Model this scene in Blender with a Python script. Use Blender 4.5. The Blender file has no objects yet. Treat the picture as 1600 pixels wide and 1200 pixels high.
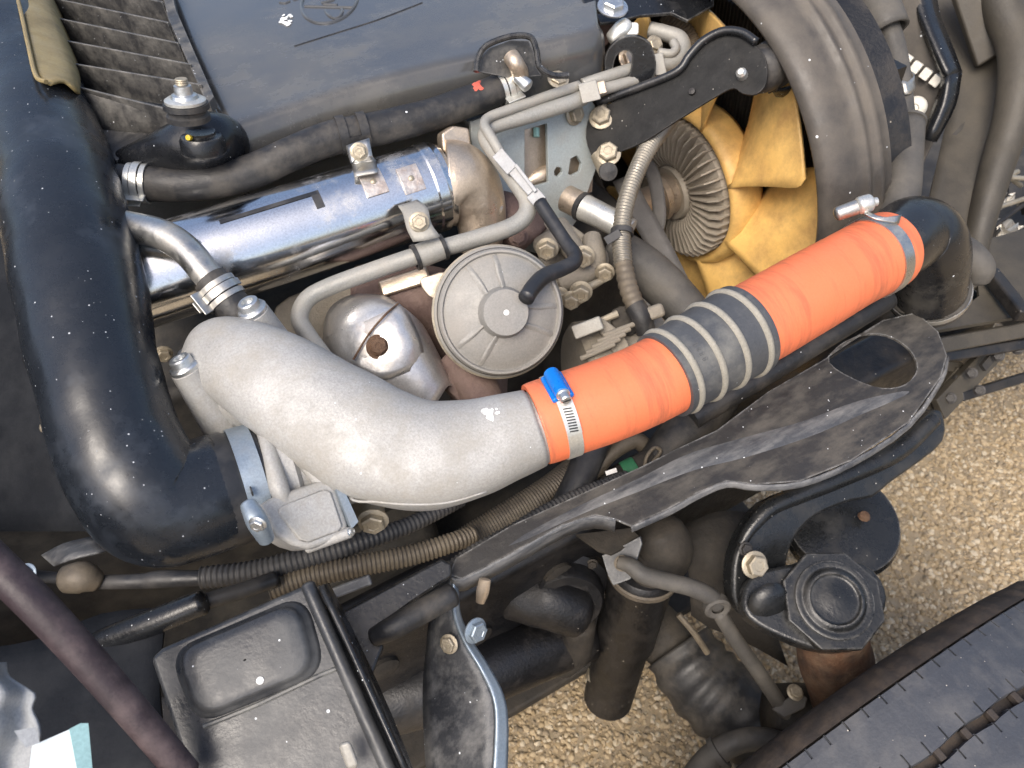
import bpy, bmesh, math, random
import numpy as np
from mathutils import Vector, Matrix, Quaternion, noise as mnoise
from mathutils.geometry import tessellate_polygon

random.seed(7)
SC = bpy.context.scene
COL = SC.collection

# ------------------------------------------------------------------ camera
# world axes: X = vehicle forward, -Y = vehicle right (towards the wheel), Z = up
FPX = 1200.0                                   # focal length in pixels of a 1600 px wide frame
CAM = Vector((0, 0, 1.5))
W = Vector((.272, .591, -.758)).normalized()   # viewing direction
RT = Vector((.875, -.479, -.059)); RT = (RT - W * RT.dot(W)).normalized()
UP = RT.cross(W).normalized()
cam_d = bpy.data.cameras.new('camera'); cam = bpy.data.objects.new('camera', cam_d); COL.objects.link(cam)
cam.matrix_world = Matrix(((RT.x, UP.x, -W.x, CAM.x), (RT.y, UP.y, -W.y, CAM.y), (RT.z, UP.z, -W.z, CAM.z), (0, 0, 0, 1)))
cam_d.sensor_width = 36; cam_d.lens = 27; cam_d.clip_start = .02; cam_d.clip_end = 500
cam_d.dof.use_dof = True; cam_d.dof.focus_distance = .68; cam_d.dof.aperture_fstop = 11
SC.camera = cam

# ------------------------------------------------------------------ light
SUN_EL, SUN_AZ = math.radians(55), math.radians(-140)   # hazy daylight from behind the right wheel
wd = bpy.data.worlds.new('World'); SC.world = wd; wd.use_nodes = True
nt = wd.node_tree; bg = nt.nodes['Background']
sky = nt.nodes.new('ShaderNodeTexSky'); sky.sky_type = 'NISHITA'; sky.sun_disc = False
sky.sun_elevation = SUN_EL; sky.sun_rotation = math.pi / 2 - SUN_AZ
sky.air_density = 1.0; sky.dust_density = 5.0; sky.ozone_density = 1.0
nt.links.new(sky.outputs[0], bg.inputs[0]); bg.inputs[1].default_value = .15
sd = bpy.data.lights.new('sun', 'SUN'); so = bpy.data.objects.new('sun', sd); COL.objects.link(so)
sd.energy = 1.25; sd.angle = math.radians(28); sd.color = (1, .95, .87)
SDIR = Vector((math.cos(SUN_EL) * math.cos(SUN_AZ), math.cos(SUN_EL) * math.sin(SUN_AZ), math.sin(SUN_EL)))
so.rotation_euler = SDIR.to_track_quat('Z', 'Y').to_euler(); so.location = (0, 0, 6)
SC.view_settings.view_transform = 'Standard'; SC.view_settings.look = 'None'
SC.view_settings.exposure = .78; SC.view_settings.gamma = 1
SC.render.engine = 'CYCLES'
SC.cycles.use_denoising = True; SC.cycles.max_bounces = 8

# ------------------------------------------------------------------ geometry helpers
F, L, U = Vector((1, 0, 0)), Vector((0, -1, 0)), Vector((0, 0, 1))
def ray(px, py): return RT * ((px - 800) / FPX) + UP * ((600 - py) / FPX) + W
def P(px, py, d): return CAM + ray(px, py) * d            # point at depth d (metres along the view axis)
def pl(px, py, o, n):                                      # where the sight line meets a plane
    r = ray(px, py); return CAM + r * ((o - CAM).dot(n) / r.dot(n))
def pz(px, py, z): return pl(px, py, Vector((0, 0, z)), U)
def R(px, d): return px * d / FPX
def V(px, py): return -ray(px, py).normalized()
def cv(x, y, z): return (RT * x + UP * y - W * z).normalized()   # right, up, towards viewer

def perp(a):
    a = a.normalized(); h = U if abs(a.z) < .9 else F
    return (h - a * h.dot(a)).normalized()

ORG = {}
class MB:
    def __init__(s): s.v = []; s.f = []
    def add(s, vs, fs):
        b = len(s.v); s.v += [Vector(v) for v in vs]; s.f += [tuple(i + b for i in f) for f in fs]; return s
    def build(s, name, mat, parent=None, smooth=35, bevel=0, seg=2, sub=0, solid=0, **tags):
        c = Vector([sum(v[i] for v in s.v) / len(s.v) for i in range(3)])
        me = bpy.data.meshes.new(name)
        me.from_pydata([tuple(v - c) for v in s.v], [], s.f); me.validate(); me.update()
        me.materials.append(M[mat] if isinstance(mat, str) else mat)
        bm = bmesh.new(); bm.from_mesh(me); bmesh.ops.recalc_face_normals(bm, faces=bm.faces); bm.to_mesh(me); bm.free()
        if smooth:
            me.polygons.foreach_set('use_smooth', [True] * len(me.polygons))
            if smooth < 180: me.set_sharp_from_angle(angle=math.radians(smooth))
        o = bpy.data.objects.new(name, me); COL.objects.link(o)
        if parent is not None: o.parent = parent; o.location = c - ORG[parent.name]
        else: o.location = c
        ORG[o.name] = c
        if solid:
            m = o.modifiers.new('solid', 'SOLIDIFY'); m.thickness = solid; m.offset = 0
        if sub:
            m = o.modifiers.new('sub', 'SUBSURF'); m.levels = sub; m.render_levels = sub
        if bevel:
            m = o.modifiers.new('bevel', 'BEVEL'); m.width = bevel; m.segments = seg; m.limit_method = 'ANGLE'; m.harden_normals = True; m.angle_limit = math.radians(28)
        for k, v in tags.items(): o[k] = v
        return o

def thing(name, label, category, loc, group=None):
    o = bpy.data.objects.new(name, None); COL.objects.link(o); o.location = loc; ORG[o.name] = Vector(loc)
    o.empty_display_size = .02
    o['label'] = label; o['category'] = category
    if group: o['group'] = group
    return o

def catmull(pts, sub):
    pts = [np.array(p, float) for p in pts]
    if len(pts) < 3 or sub < 2:
        out = []
        for a, b in zip(pts[:-1], pts[1:]):
            for k in range(sub): out.append(a + (b - a) * k / sub)
        return out + [pts[-1]]
    ext = [2 * pts[0] - pts[1]] + pts + [2 * pts[-1] - pts[-2]]
    out = []
    for i in range(1, len(ext) - 2):
        p0, p1, p2, p3 = ext[i - 1:i + 3]
        for k in range(sub):
            t = k / sub
            out.append(.5 * (2 * p1 + (p2 - p0) * t + (2 * p0 - 5 * p1 + 4 * p2 - p3) * t * t + (3 * p1 - p0 - 3 * p2 + p3) * t ** 3))
    return out + [pts[-1]]

def px_path(path):                            # [(px, py, depth, radius_px)] -> [(x, y, z, r)]
    return [tuple(P(a, b, d)) + (R(r, d),) for a, b, d, r in path]

def tube(mb, path, n=20, sub=8, caps=True, ref=None, flat=1.0, pitch=None, amp=.1, lump=0, inner=0, round_caps=False, sq=2.):
    """sweep a (flattened) circle along [(x,y,z,r[,flat])]; pitch makes it corrugated"""
    q = catmull(path, sub)
    if pitch:                                 # resample evenly for corrugation
        s = [0]
        for a, b in zip(q[:-1], q[1:]): s.append(s[-1] + float(np.linalg.norm(b[:3] - a[:3])))
        m = max(8, int(s[-1] / pitch * 6)); A = np.array(q); ss = np.linspace(0, s[-1], m)
        q = [np.array([np.interp(t, s, A[:, k]) for k in range(A.shape[1])]) for t in ss]
        for k, e in enumerate(q): e[3] *= 1 + amp * (math.cos(ss[k] / pitch * 2 * math.pi))
    if round_caps:
        def dome(a, b):
            d = (a[:3] - b[:3]); d = d / np.linalg.norm(d); r = a[3]; out = []
            for t in (80, 60, 35, 15):
                e = a.copy(); e[:3] = a[:3] + d * r * .5 * math.sin(math.radians(t)); e[3] = r * math.cos(math.radians(t)); out.append(e)
            return out
        q = dome(q[0], q[1]) + q + dome(q[-1], q[-2])[::-1]
    pts = [Vector(e[:3]) for e in q]; rad = [e[3] for e in q]
    fl = [e[4] if len(e) > 4 else flat for e in q]
    T = []
    for i in range(len(pts)):
        t = pts[min(i + 1, len(pts) - 1)] - pts[max(i - 1, 0)]; T.append(t.normalized())
    if ref is not None: nrm = (ref - T[0] * ref.dot(T[0])).normalized()
    else: nrm = perp(T[0])
    vs = []; fs = []
    for i in range(len(pts)):
        if ref is not None: nrm = (ref - T[i] * ref.dot(T[i])).normalized()
        else: nrm = (nrm - T[i] * nrm.dot(T[i])).normalized()
        b = T[i].cross(nrm)
        for k in range(n):
            a = 2 * math.pi * k / n
            r = rad[i]
            if lump: r *= 1 + lump * mnoise.noise(pts[i] * 30 + Vector((math.cos(a), math.sin(a), 0)) * .8)
            ca_, sa_ = math.cos(a), math.sin(a)
            if sq != 2.: ca_, sa_ = math.copysign(abs(ca_) ** (2 / sq), ca_), math.copysign(abs(sa_) ** (2 / sq), sa_)
            vs.append(pts[i] + nrm * (ca_ * r * fl[i]) + b * (sa_ * r))
    for i in range(len(pts) - 1):
        for k in range(n):
            fs.append((i * n + k, i * n + (k + 1) % n, (i + 1) * n + (k + 1) % n, (i + 1) * n + k))
    if caps:
        e = (len(pts) - 1) * n
        fs.append(tuple(range(n))[::-1]); fs.append(tuple(range(e, e + n)))
    mb.add(vs, fs); return mb

def ptube(path, **k): return tube(MB(), px_path(path), **k)

def lathe(mb, o, axis, prof, n=32, ref=None, a0=0, a1=360):
    """profile [(radius, height along axis)] revolved about axis through o"""
    axis = axis.normalized(); x = perp(axis) if ref is None else (ref - axis * ref.dot(axis)).normalized(); y = axis.cross(x)
    full = (a1 - a0) >= 360; m = n if full else n + 1
    vs = []; fs = []
    for k in range(m):
        a = math.radians(a0 + (a1 - a0) * k / n)
        d = x * math.cos(a) + y * math.sin(a)
        for r, h in prof: vs.append(o + axis * h + d * max(r, 1e-5))
    q = len(prof)
    for k in range(n):
        k2 = (k + 1) % m
        for i in range(q - 1): fs.append((k * q + i, k2 * q + i, k2 * q + i + 1, k * q + i + 1))
    mb.add(vs, fs); return mb

def box(mb, c, ax, ay, az):                  # centre and half vectors
    vs = [c + ax * i + ay * j + az * k for i in (-1, 1) for j in (-1, 1) for k in (-1, 1)]
    mb.add(vs, [(0, 1, 3, 2), (4, 6, 7, 5), (0, 4, 5, 1), (2, 3, 7, 6), (0, 2, 6, 4), (1, 5, 7, 3)]); return mb

def bar(mb, a, b, wdir, w, t):               # flat bar from a to b, width along wdir
    ax = (b - a) / 2; x = ax.normalized(); wd_ = (wdir - x * wdir.dot(x)).normalized()
    return box(mb, (a + b) / 2, ax, wd_ * w / 2, x.cross(wd_) * t / 2)

def slab(mb, loops, ext):                    # planar loops (outer, holes...) of world points, extruded by vector ext
    flat = [p for l in loops for p in l]; n = len(flat)
    tri = tessellate_polygon([list(l) for l in loops]) if len(loops) > 1 else [tuple(range(n))]   # plain outlines stay one n-gon
    fs = [tuple(t) for t in tri] + [tuple(i + n for i in reversed(t)) for t in tri]
    b = 0
    for l in loops:
        m = len(l)
        for i in range(m): j = (i + 1) % m; fs.append((b + i, b + j, b + j + n, b + i + n))
        b += m
    mb.add(flat + [p + ext for p in flat], fs); return mb

def smooth_loop(pts, sub=4):
    m = len(pts); q = []
    for i in range(m):
        p0, p1, p2, p3 = [np.array(pts[(i + k) % m], float) for k in (-1, 0, 1, 2)]
        for k in range(sub):
            t = k / sub
            q.append(tuple(.5 * (2 * p1 + (p2 - p0) * t + (2 * p0 - 5 * p1 + 4 * p2 - p3) * t * t + (3 * p1 - p0 - 3 * p2 + p3) * t ** 3)))
    return q

def psheet(outline, o, n, thick, holes=(), sub=0, mb=None):
    """sheet cut to an outline, lying in the plane (o, n) and thick metres deep on the far side"""
    n = n.normalized()
    sm = (lambda l: smooth_loop(l, sub)) if sub else (lambda l: l)
    loops = [[pl(x, y, o, n) for x, y in sm(l)] for l in (outline,) + tuple(holes)]
    return slab(mb or MB(), loops, n * -thick if n.dot(W) < 0 else n * thick)

def grid(rows, mb=None, sub=1, cyc=False):   # rows of points -> quad surface
    rows = [[Vector(p) for p in r] for r in rows]
    if sub > 1:
        rows = [[Vector(p) for p in catmull([tuple(q) for q in r], sub)] for r in rows]
        cols = [[Vector(p) for p in catmull([tuple(r[j]) for r in rows], sub)] for j in range(len(rows[0]))]
        rows = [[c[i] for c in cols] for i in range(len(cols[0]))]
    m = len(rows[0]); vs = [p for r in rows for p in r]; fs = []
    for i in range(len(rows) - 1):
        for j in range(m - 1): fs.append((i * m + j, i * m + j + 1, (i + 1) * m + j + 1, (i + 1) * m + j))
    return (mb or MB()).add(vs, fs)
def pgrid(rows, sub=1): return grid([[P(*p) for p in r] for r in rows], sub=sub)

def hexbolt(o, axis, s, washer=1.0, socket=False, head=.62):   # s = across-corners radius
    mb = MB(); axis = axis.normalized()
    if washer: lathe(mb, o, axis, [(0, 0), (s * 1.28 * washer, 0), (s * 1.28 * washer, s * .14), (s * 1.1, s * .24), (0, s * .24)], 24)
    h0 = s * .2; h1 = s * (.2 + head)
    prof = [(s, h0), (s, h1 - s * .1), (s * .86, h1), (s * .5, h1)]
    prof += [(s * .42, h1 - s * .2), (0, h1 - s * .2)] if socket else [(s * .45, h1 - s * .05), (0, h1 - s * .05)]
    lathe(mb, o, axis, [(0, h0)] + prof, 6); return mb

def splat(mb, c, n, r):                       # thin irregular blot
    x = perp(n); y = n.cross(x); m = 11; ph = random.random() * 6
    pts = [c + (x * math.cos(2 * math.pi * k / m) + y * math.sin(2 * math.pi * k / m)) * r * random.uniform(.55, 1.15) for k in range(m)]
    return slab(mb, [pts], n * .0005)

def band(o, axis, r, w, t=.0012, n=48): # flat strap round a pipe
    return lathe(MB(), o, axis, [(r, -w / 2), (r + t, -w / 2), (r + t, w / 2), (r, w / 2), (r, -w / 2)], n)

def cyl_patch(o, axis, r, h0, h1, a0, a1, t, ref, n=10, mb=None):   # a plate wrapped on a cylinder
    axis = axis.normalized(); x = (ref - axis * ref.dot(axis)).normalized(); y = axis.cross(x)
    vs = []; fs = []
    for k in range(n + 1):
        a = math.radians(a0 + (a1 - a0) * k / n); d = x * math.cos(a) + y * math.sin(a)
        vs += [o + axis * h0 + d * r, o + axis * h1 + d * r, o + axis * h1 + d * (r + t), o + axis * h0 + d * (r + t)]
    for k in range(n):
        b = k * 4
        for i in range(4): j = (i + 1) % 4; fs.append((b + i, b + j, b + 4 + j, b + 4 + i))
    fs += [(0, 1, 2, 3), (n * 4 + 3, n * 4 + 2, n * 4 + 1, n * 4)]
    return (mb or MB()).add(vs, fs)

from mathutils.bvhtree import BVHTree
BV = {}
def hit(o, px, py, lift=0.):             # point on the surface of an object along a sight line -> point, normal
    if o.name not in BV:
        me = o.data; BV[o.name] = BVHTree.FromPolygons([v.co + ORG[o.name] for v in me.vertices], [tuple(p.vertices) for p in me.polygons])
    r = ray(px, py).normalized(); q, n, i, d = BV[o.name].ray_cast(CAM, r)
    if q is None:
        q, n, i, d = BV[o.name].find_nearest(P(px, py, .7))
    if n.dot(r) > 0: n = -n
    return q + n * lift, n

# ------------------------------------------------------------------ materials
M = {}
def mat(name, col, rough=.5, metal=0., col2=None, nscale=25, namt=.6, dust=None, damt=.4, dscale=18, bump=0., bscale=250, specks=0., spscale=160,
        spec=.5, coat=0., stretch=None, rvar=.12, aniso=None, grain=.13, dstretch=None, edge=None, spcol=(.75, .78, .8)):
    m = bpy.data.materials.new(name); m.use_nodes = True; t = m.node_tree; N = t.nodes; K = t.links
    b = N['Principled BSDF']; b.inputs['Specular IOR Level'].default_value = spec
    tc = N.new('ShaderNodeTexCoord'); src = tc.outputs['Object']
    def nz(scale, det=8, rg=.62, strc=None, off=0):
        mp = N.new('ShaderNodeMapping'); mp.inputs['Location'].default_value = (off, off * .7, off * .3)
        if strc: mp.inputs['Scale'].default_value = strc
        K.new(src, mp.inputs[0]); n = N.new('ShaderNodeTexNoise'); n.inputs['Scale'].default_value = scale
        n.inputs['Detail'].default_value = det; n.inputs['Roughness'].default_value = rg
        K.new(mp.outputs[0], n.inputs['Vector']); return n.outputs['Fac']
    def ramp(f, lo, hi, a=0., z=1.):
        r = N.new('ShaderNodeMapRange'); r.inputs[1].default_value = lo; r.inputs[2].default_value = hi
        r.inputs[3].default_value = a; r.inputs[4].default_value = z; K.new(f, r.inputs[0]); return r.outputs[0]
    def mix(f, a, c):
        x = N.new('ShaderNodeMix'); x.data_type = 'RGBA'; K.new(f, x.inputs[0])
        if isinstance(a, tuple): x.inputs[6].default_value = a + (1,)
        else: K.new(a, x.inputs[6])
        x.inputs[7].default_value = c + (1,); return x.outputs[2]
    def fmix(f, a, c):
        x = N.new('ShaderNodeMix'); K.new(f, x.inputs[0])
        if isinstance(a, (int, float)): x.inputs[2].default_value = a
        else: K.new(a, x.inputs[2])
        x.inputs[3].default_value = c; return x.outputs[0]
    col = tuple(col); col2 = tuple(col2) if col2 else tuple(c * .7 for c in col)
    seed = (hash(name) % 97) * .37 if False else (sum(map(ord, name)) % 97) * .37
    c = mix(ramp(nz(nscale, strc=stretch, off=seed), .36, .66, 0, namt), col, col2)
    gr = N.new('ShaderNodeMix'); gr.data_type = 'RGBA'; gr.blend_type = 'MULTIPLY'; gr.inputs[0].default_value = 1.
    gv = ramp(nz(520, 3, .7, off=seed + 5), .3, .7, 1 - grain, 1 + grain); gc = N.new('ShaderNodeCombineColor')
    for i_ in range(3): K.new(gv, gc.inputs[i_])
    K.new(c, gr.inputs[6]); K.new(gc.outputs[0], gr.inputs[7]); c = gr.outputs[2]
    rg = ramp(nz(nscale * 2.3, off=seed + 3), .3, .7, max(.02, rough - rvar), min(1, rough + rvar))
    mt = metal
    if dust:
        f = ramp(nz(dscale, 10, .68, off=seed + 9, strc=dstretch), .58 - .34 * damt, .78 - .2 * damt, 0, min(1, .5 + damt * .5))
        c = mix(f, c, tuple(dust)); rg = fmix(f, rg, .85)
        if metal: mt = fmix(f, metal, metal * .25)
    if specks:
        vo = N.new('ShaderNodeTexVoronoi'); vo.inputs['Scale'].default_value = spscale; K.new(src, vo.inputs['Vector'])
        sp = N.new('ShaderNodeSeparateColor'); K.new(vo.outputs['Color'], sp.inputs[0])
        sz = N.new('ShaderNodeMath'); sz.operation = 'POWER'; K.new(sp.outputs[1], sz.inputs[0]); sz.inputs[1].default_value = 2.5
        s2 = N.new('ShaderNodeMath'); s2.operation = 'MULTIPLY_ADD'; K.new(sz.outputs[0], s2.inputs[0]); s2.inputs[1].default_value = .14; s2.inputs[2].default_value = .05
        s3 = N.new('ShaderNodeMath'); s3.operation = 'SUBTRACT'; K.new(s2.outputs[0], s3.inputs[0]); K.new(vo.outputs['Distance'], s3.inputs[1])
        lt = ramp(s3.outputs[0], -.02, .03)
        sel = N.new('ShaderNodeMath'); sel.operation = 'LESS_THAN'; K.new(sp.outputs[0], sel.inputs[0]); sel.inputs[1].default_value = specks
        mu = N.new('ShaderNodeMath'); mu.operation = 'MULTIPLY'; K.new(lt, mu.inputs[0]); K.new(sel.outputs[0], mu.inputs[1])
        c = mix(mu.outputs[0], c, spcol); rg = fmix(mu.outputs[0], rg, .8)
        if metal: mt = fmix(mu.outputs[0], mt, 0.)
    if edge:                                  # worn, dusty edges
        be = N.new('ShaderNodeBevel'); be.samples = 4; be.inputs['Radius'].default_value = edge[1]
        ge = N.new('ShaderNodeNewGeometry'); dt = N.new('ShaderNodeVectorMath'); dt.operation = 'DOT_PRODUCT'
        K.new(be.outputs[0], dt.inputs[0]); K.new(ge.outputs['Normal'], dt.inputs[1])
        en = ramp(dt.outputs['Value'], .995, .90); nn = ramp(nz(90, 6, .7, off=seed + 1), .38, .62)
        ml = N.new('ShaderNodeMath'); ml.operation = 'MULTIPLY'; K.new(en, ml.inputs[0]); K.new(nn, ml.inputs[1])
        c = mix(ml.outputs[0], c, tuple(edge[0])); rg = fmix(ml.outputs[0], rg, .6)
    K.new(c, b.inputs['Base Color']); K.new(rg, b.inputs['Roughness'])
    if isinstance(mt, (int, float)): b.inputs['Metallic'].default_value = mt
    else: K.new(mt, b.inputs['Metallic'])
    if coat: b.inputs['Coat Weight'].default_value = coat; b.inputs['Coat Roughness'].default_value = .12
    if bump:
        bp = N.new('ShaderNodeBump'); bp.inputs['Strength'].default_value = bump; bp.inputs['Distance'].default_value = .002
        K.new(nz(bscale, 6, .6, strc=aniso), bp.inputs['Height']); K.new(bp.outputs[0], b.inputs['Normal'])
    M[name] = m; return m

DUST = (.30, .27, .22); GREY = (.33, .34, .35)
mat('duct', (.014, .017, .022), .27, dust=(.07, .085, .11), damt=.2, dscale=9, specks=.22, spscale=260, spcol=(.45, .47, .5), bump=.12, bscale=60)
mat('gloss_black', (.012, .013, .015), .25, edge=((.14, .135, .125), .003), dust=(.08, .075, .07), damt=.18, specks=.2, spscale=280, bump=.15)
mat('rib_black', (.04, .04, .041), .42, edge=((.24, .235, .22), .002), dust=(.20, .19, .17), damt=.42, dscale=30, specks=.2, spscale=260, bump=.3)
mat('lip_tan', (.30, .23, .10), .42, col2=(.2, .15, .07), dust=(.12, .1, .06), damt=.35, bump=.15)
mat('cover', (.058, .061, .066), .17, grain=.06, col2=(.125, .113, .088), namt=.85, nscale=3.2, dust=(.16, .15, .13), damt=.2, dscale=10, bump=.06, bscale=500, coat=.35)  # broad tan col2 patches paint in the sheen of reflected surroundings
mat('rubber', (.02, .02, .021), .5, dust=(.12, .106, .088), damt=.36, dscale=22, bump=.25, specks=.05)
mat('rubber_clean', (.02, .021, .024), .42, dust=(.09, .085, .08), damt=.3, bump=.12)
mat('chrome', (.72, .73, .74), .14, 1., col2=(.6, .6, .6), nscale=14, dust=(.33, .3, .26), damt=.12, dscale=20, bump=.03, bscale=80, rvar=.06)
mat('steel', (.52, .52, .5), .33, .95, col2=(.4, .38, .35), dust=DUST, damt=.28, bump=.1)
mat('zinc', (.66, .66, .62), .38, .7, col2=(.5, .49, .45), dust=(.4, .37, .3), damt=.25, bump=.1)
mat('zinc_blue', (.30, .36, .42), .45, .6, col2=(.22, .27, .32), dust=(.2, .2, .2), damt=.25, bump=.1)
mat('cast', (.39, .387, .375), .52, .2, col2=(.27, .265, .25), nscale=12, namt=.8, dust=(.29, .27, .23), damt=.4, dscale=30, bump=.22, bscale=520, grain=.16, specks=.05, spscale=220)
mat('cast_dusty', (.25, .225, .185), .65, .15, col2=(.18, .16, .13), dust=(.24, .21, .165), damt=.5, bump=.5, bscale=300)
mat('pipe_grey', (.30, .295, .27), .55, .35, col2=(.36, .35, .32), dust=(.36, .33, .28), damt=.4, bump=.2)
mat('clip_grey', (.34, .345, .35), .5, dust=DUST, damt=.25)
mat('tan_metal', (.56, .47, .37), .36, .8, col2=(.42, .34, .26), dust=(.36, .3, .23), damt=.3, bump=.2)
mat('bolt', (.45, .40, .31), .45, .7, col2=(.33, .28, .2), dust=DUST, damt=.45, bump=.3)
mat('bolt_bright', (.62, .64, .64), .32, .9, col2=(.5, .5, .5), dust=(.35, .33, .3), damt=.15, bump=.2)
mat('rusty', (.12, .06, .032), .85, .1, col2=(.05, .032, .024), nscale=45, namt=.9, dust=(.2, .135, .085), damt=.42, dscale=40, bump=.9, bscale=260)
mat('rust_plate', (.62, .60, .57), .4, .7, col2=(.30, .17, .10), nscale=45, namt=.8, bump=.3)
mat('shield', (.66, .66, .66), .36, .75, col2=(.5, .47, .43), nscale=18, dust=(.42, .33, .25), damt=.33, dscale=16, bump=.25, bscale=120)
mat('manifold', (.13, .085, .075), .75, .2, col2=(.09, .06, .05), dust=(.22, .16, .13), damt=.4, bump=.6, bscale=200)
mat('orange', (.77, .195, .085), .5, grain=.04, col2=(.74, .17, .07), nscale=18, dust=(.15, .065, .042), damt=.27, dscale=20, dstretch=(3.2, .45, .45), bump=.12, bscale=300)
mat('grime', (.10, .05, .035), .7)
mat('blue', (.0, .17, .62), .3)
mat('coupler', (.055, .059, .066), .5, col2=(.08, .082, .085), dust=(.22, .215, .19), damt=.2, dscale=20, bump=.25, specks=.06)
mat('coupler_ring', (.31, .29, .245), .85, col2=(.20, .19, .16), bump=.4)
mat('elbow_black', (.014, .014, .015), .22, dust=(.13, .12, .10), damt=.24, dscale=11, bump=.12, specks=.08)
mat('diaphragm', (.235, .23, .215), .52, .1, col2=(.26, .245, .22), dust=(.31, .285, .25), damt=.35, dscale=16, bump=.15, specks=.04)
mat('plate_blue', (.33, .385, .40), .5, .2, col2=(.36, .37, .355), nscale=10, dust=(.28, .27, .24), damt=.42, dscale=12, bump=.15)
mat('amber', (.86, .56, .19), .34, grain=.06, col2=(.60, .34, .09), nscale=9, dust=(.36, .2, .075), damt=.42, dscale=22, bump=.08)
mat('clutch', (.36, .32, .26), .55, .25, col2=(.27, .24, .195), dust=(.38, .33, .27), damt=.4, bump=.3)
mat('shroud', (.05, .045, .04), .42, col2=(.065, .057, .05), dust=(.15, .13, .105), damt=.5, dscale=8, bump=.15, specks=.08, spscale=120)
mat('hose_dusty', (.055, .052, .048), .6, col2=(.075, .07, .063), dust=(.13, .118, .10), damt=.4, bump=.2)
mat('panel_brown', (.040, .035, .027), .55, col2=(.055, .048, .037), nscale=7, dust=(.10, .086, .065), damt=.4, dscale=9, bump=.2)
mat('foam', (.75, .73, .66), .8, bump=.2)
mat('belt', (.075, .07, .065), .6, dust=(.13, .12, .105), damt=.4, bump=.2)
mat('fender', (.072, .075, .081), .45, .1, edge=((.32, .32, .31), .004), col2=(.035, .037, .042), nscale=20, namt=.8, dust=(.25, .245, .235), damt=.42, dscale=55, dstretch=(.28, 1.1, 1.), bump=.3, bscale=150, specks=.12, stretch=(.5, 1.6, 1.))
mat('fender_dark', (.022, .021, .021), .5, edge=((.28, .28, .27), .003), col2=(.03, .027, .023), nscale=16, dust=(.12, .108, .09), damt=.4, dscale=40, dstretch=(.4, 1.2, 1.), bump=.3, bscale=150, specks=.12, spscale=240)
mat('satin_black', (.012, .012, .012), .62, spec=.25, edge=((.1, .095, .09), .0015), dust=(.045, .042, .038), damt=.25, bump=.3, specks=.2, spscale=260, spcol=(.35, .33, .3))
mat('frame_black', (.010, .010, .011), .4, dust=(.06, .051, .042), damt=.28, dscale=14, bump=.35, specks=.1, spscale=180, spcol=(.3, .27, .22))
mat('arm_black', (.014, .015, .016), .27, edge=((.17, .165, .155), .004), dust=(.055, .051, .045), damt=.2, dscale=14, bump=.25, specks=.14, spscale=220, spcol=(.4, .38, .35))
mat('under_dirt', (.028, .024, .019), .75, col2=(.018, .016, .014), dust=(.07, .057, .042), damt=.4, bump=.6, bscale=160)
mat('conduit', (.12, .10, .075), .5, .2, col2=(.07, .06, .05), dust=(.2, .165, .115), damt=.4, bump=.2)
mat('conduit_silver', (.27, .25, .21), .4, .6, col2=(.2, .185, .155), dust=DUST, damt=.35, bump=.2)
mat('conduit_black', (.04, .04, .042), .5, dust=(.1, .095, .09), damt=.4)
mat('box_black', (.024, .027, .032), .3, edge=((.22, .22, .2), .003), col2=(.038, .038, .04), dust=(.15, .15, .145), damt=.24, dscale=10, bump=.12, specks=.12, spscale=150)
mat('deep_black', (.012, .014, .018), .7, spec=.15, dust=(.03, .032, .036), damt=.4, bump=.2)
mat('rod_maroon', (.032, .021, .025), .55, dust=(.16, .12, .12), damt=.3, bump=.2)
mat('cloth', (.33, .345, .36), .95, spec=.1, col2=(.29, .305, .32), bump=.3)
mat('card', (.66, .72, .74), .6, col2=(.58, .66, .68), bump=.05)
mat('card_edge', (.25, .42, .44), .6)
mat('white_paint', (.85, .85, .83), .6, bump=.3)
mat('red_paint', (.6, .12, .08), .6)
mat('green_tape', (.03, .16, .07), .6)
mat('tyre', (.042, .047, .058), .58, col2=(.058, .063, .073), nscale=30, dust=(.13, .127, .125), damt=.3, dscale=20, bump=.25, specks=.16, spscale=240, spcol=(.6, .55, .48))
mat('tyre_dirt', (.034, .027, .023), .8, col2=(.022, .019, .018), nscale=40, dust=(.085, .062, .044), damt=.38, dscale=45, bump=.5, bscale=140)
mat('ground', (.34, .265, .165), .95, col2=(.22, .17, .105), nscale=40, namt=.9, dust=(.30, .26, .2), damt=.4, dscale=60, bump=1., bscale=180)
for i, c in enumerate([(.44, .345, .22), (.35, .265, .155), (.52, .44, .32), (.27, .215, .145)]):
    mat('stone%d' % i, c, .9, col2=tuple(x * .75 for x in c), nscale=120, bump=.3)
mat('engine_dark', (.03, .028, .026), .7, dust=(.09, .08, .065), damt=.45, bump=.5, bscale=90)
mat('foil', (.6, .58, .53), .35, .7, col2=(.4, .37, .32), dust=(.3, .26, .2), damt=.4, bump=.4)

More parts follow.
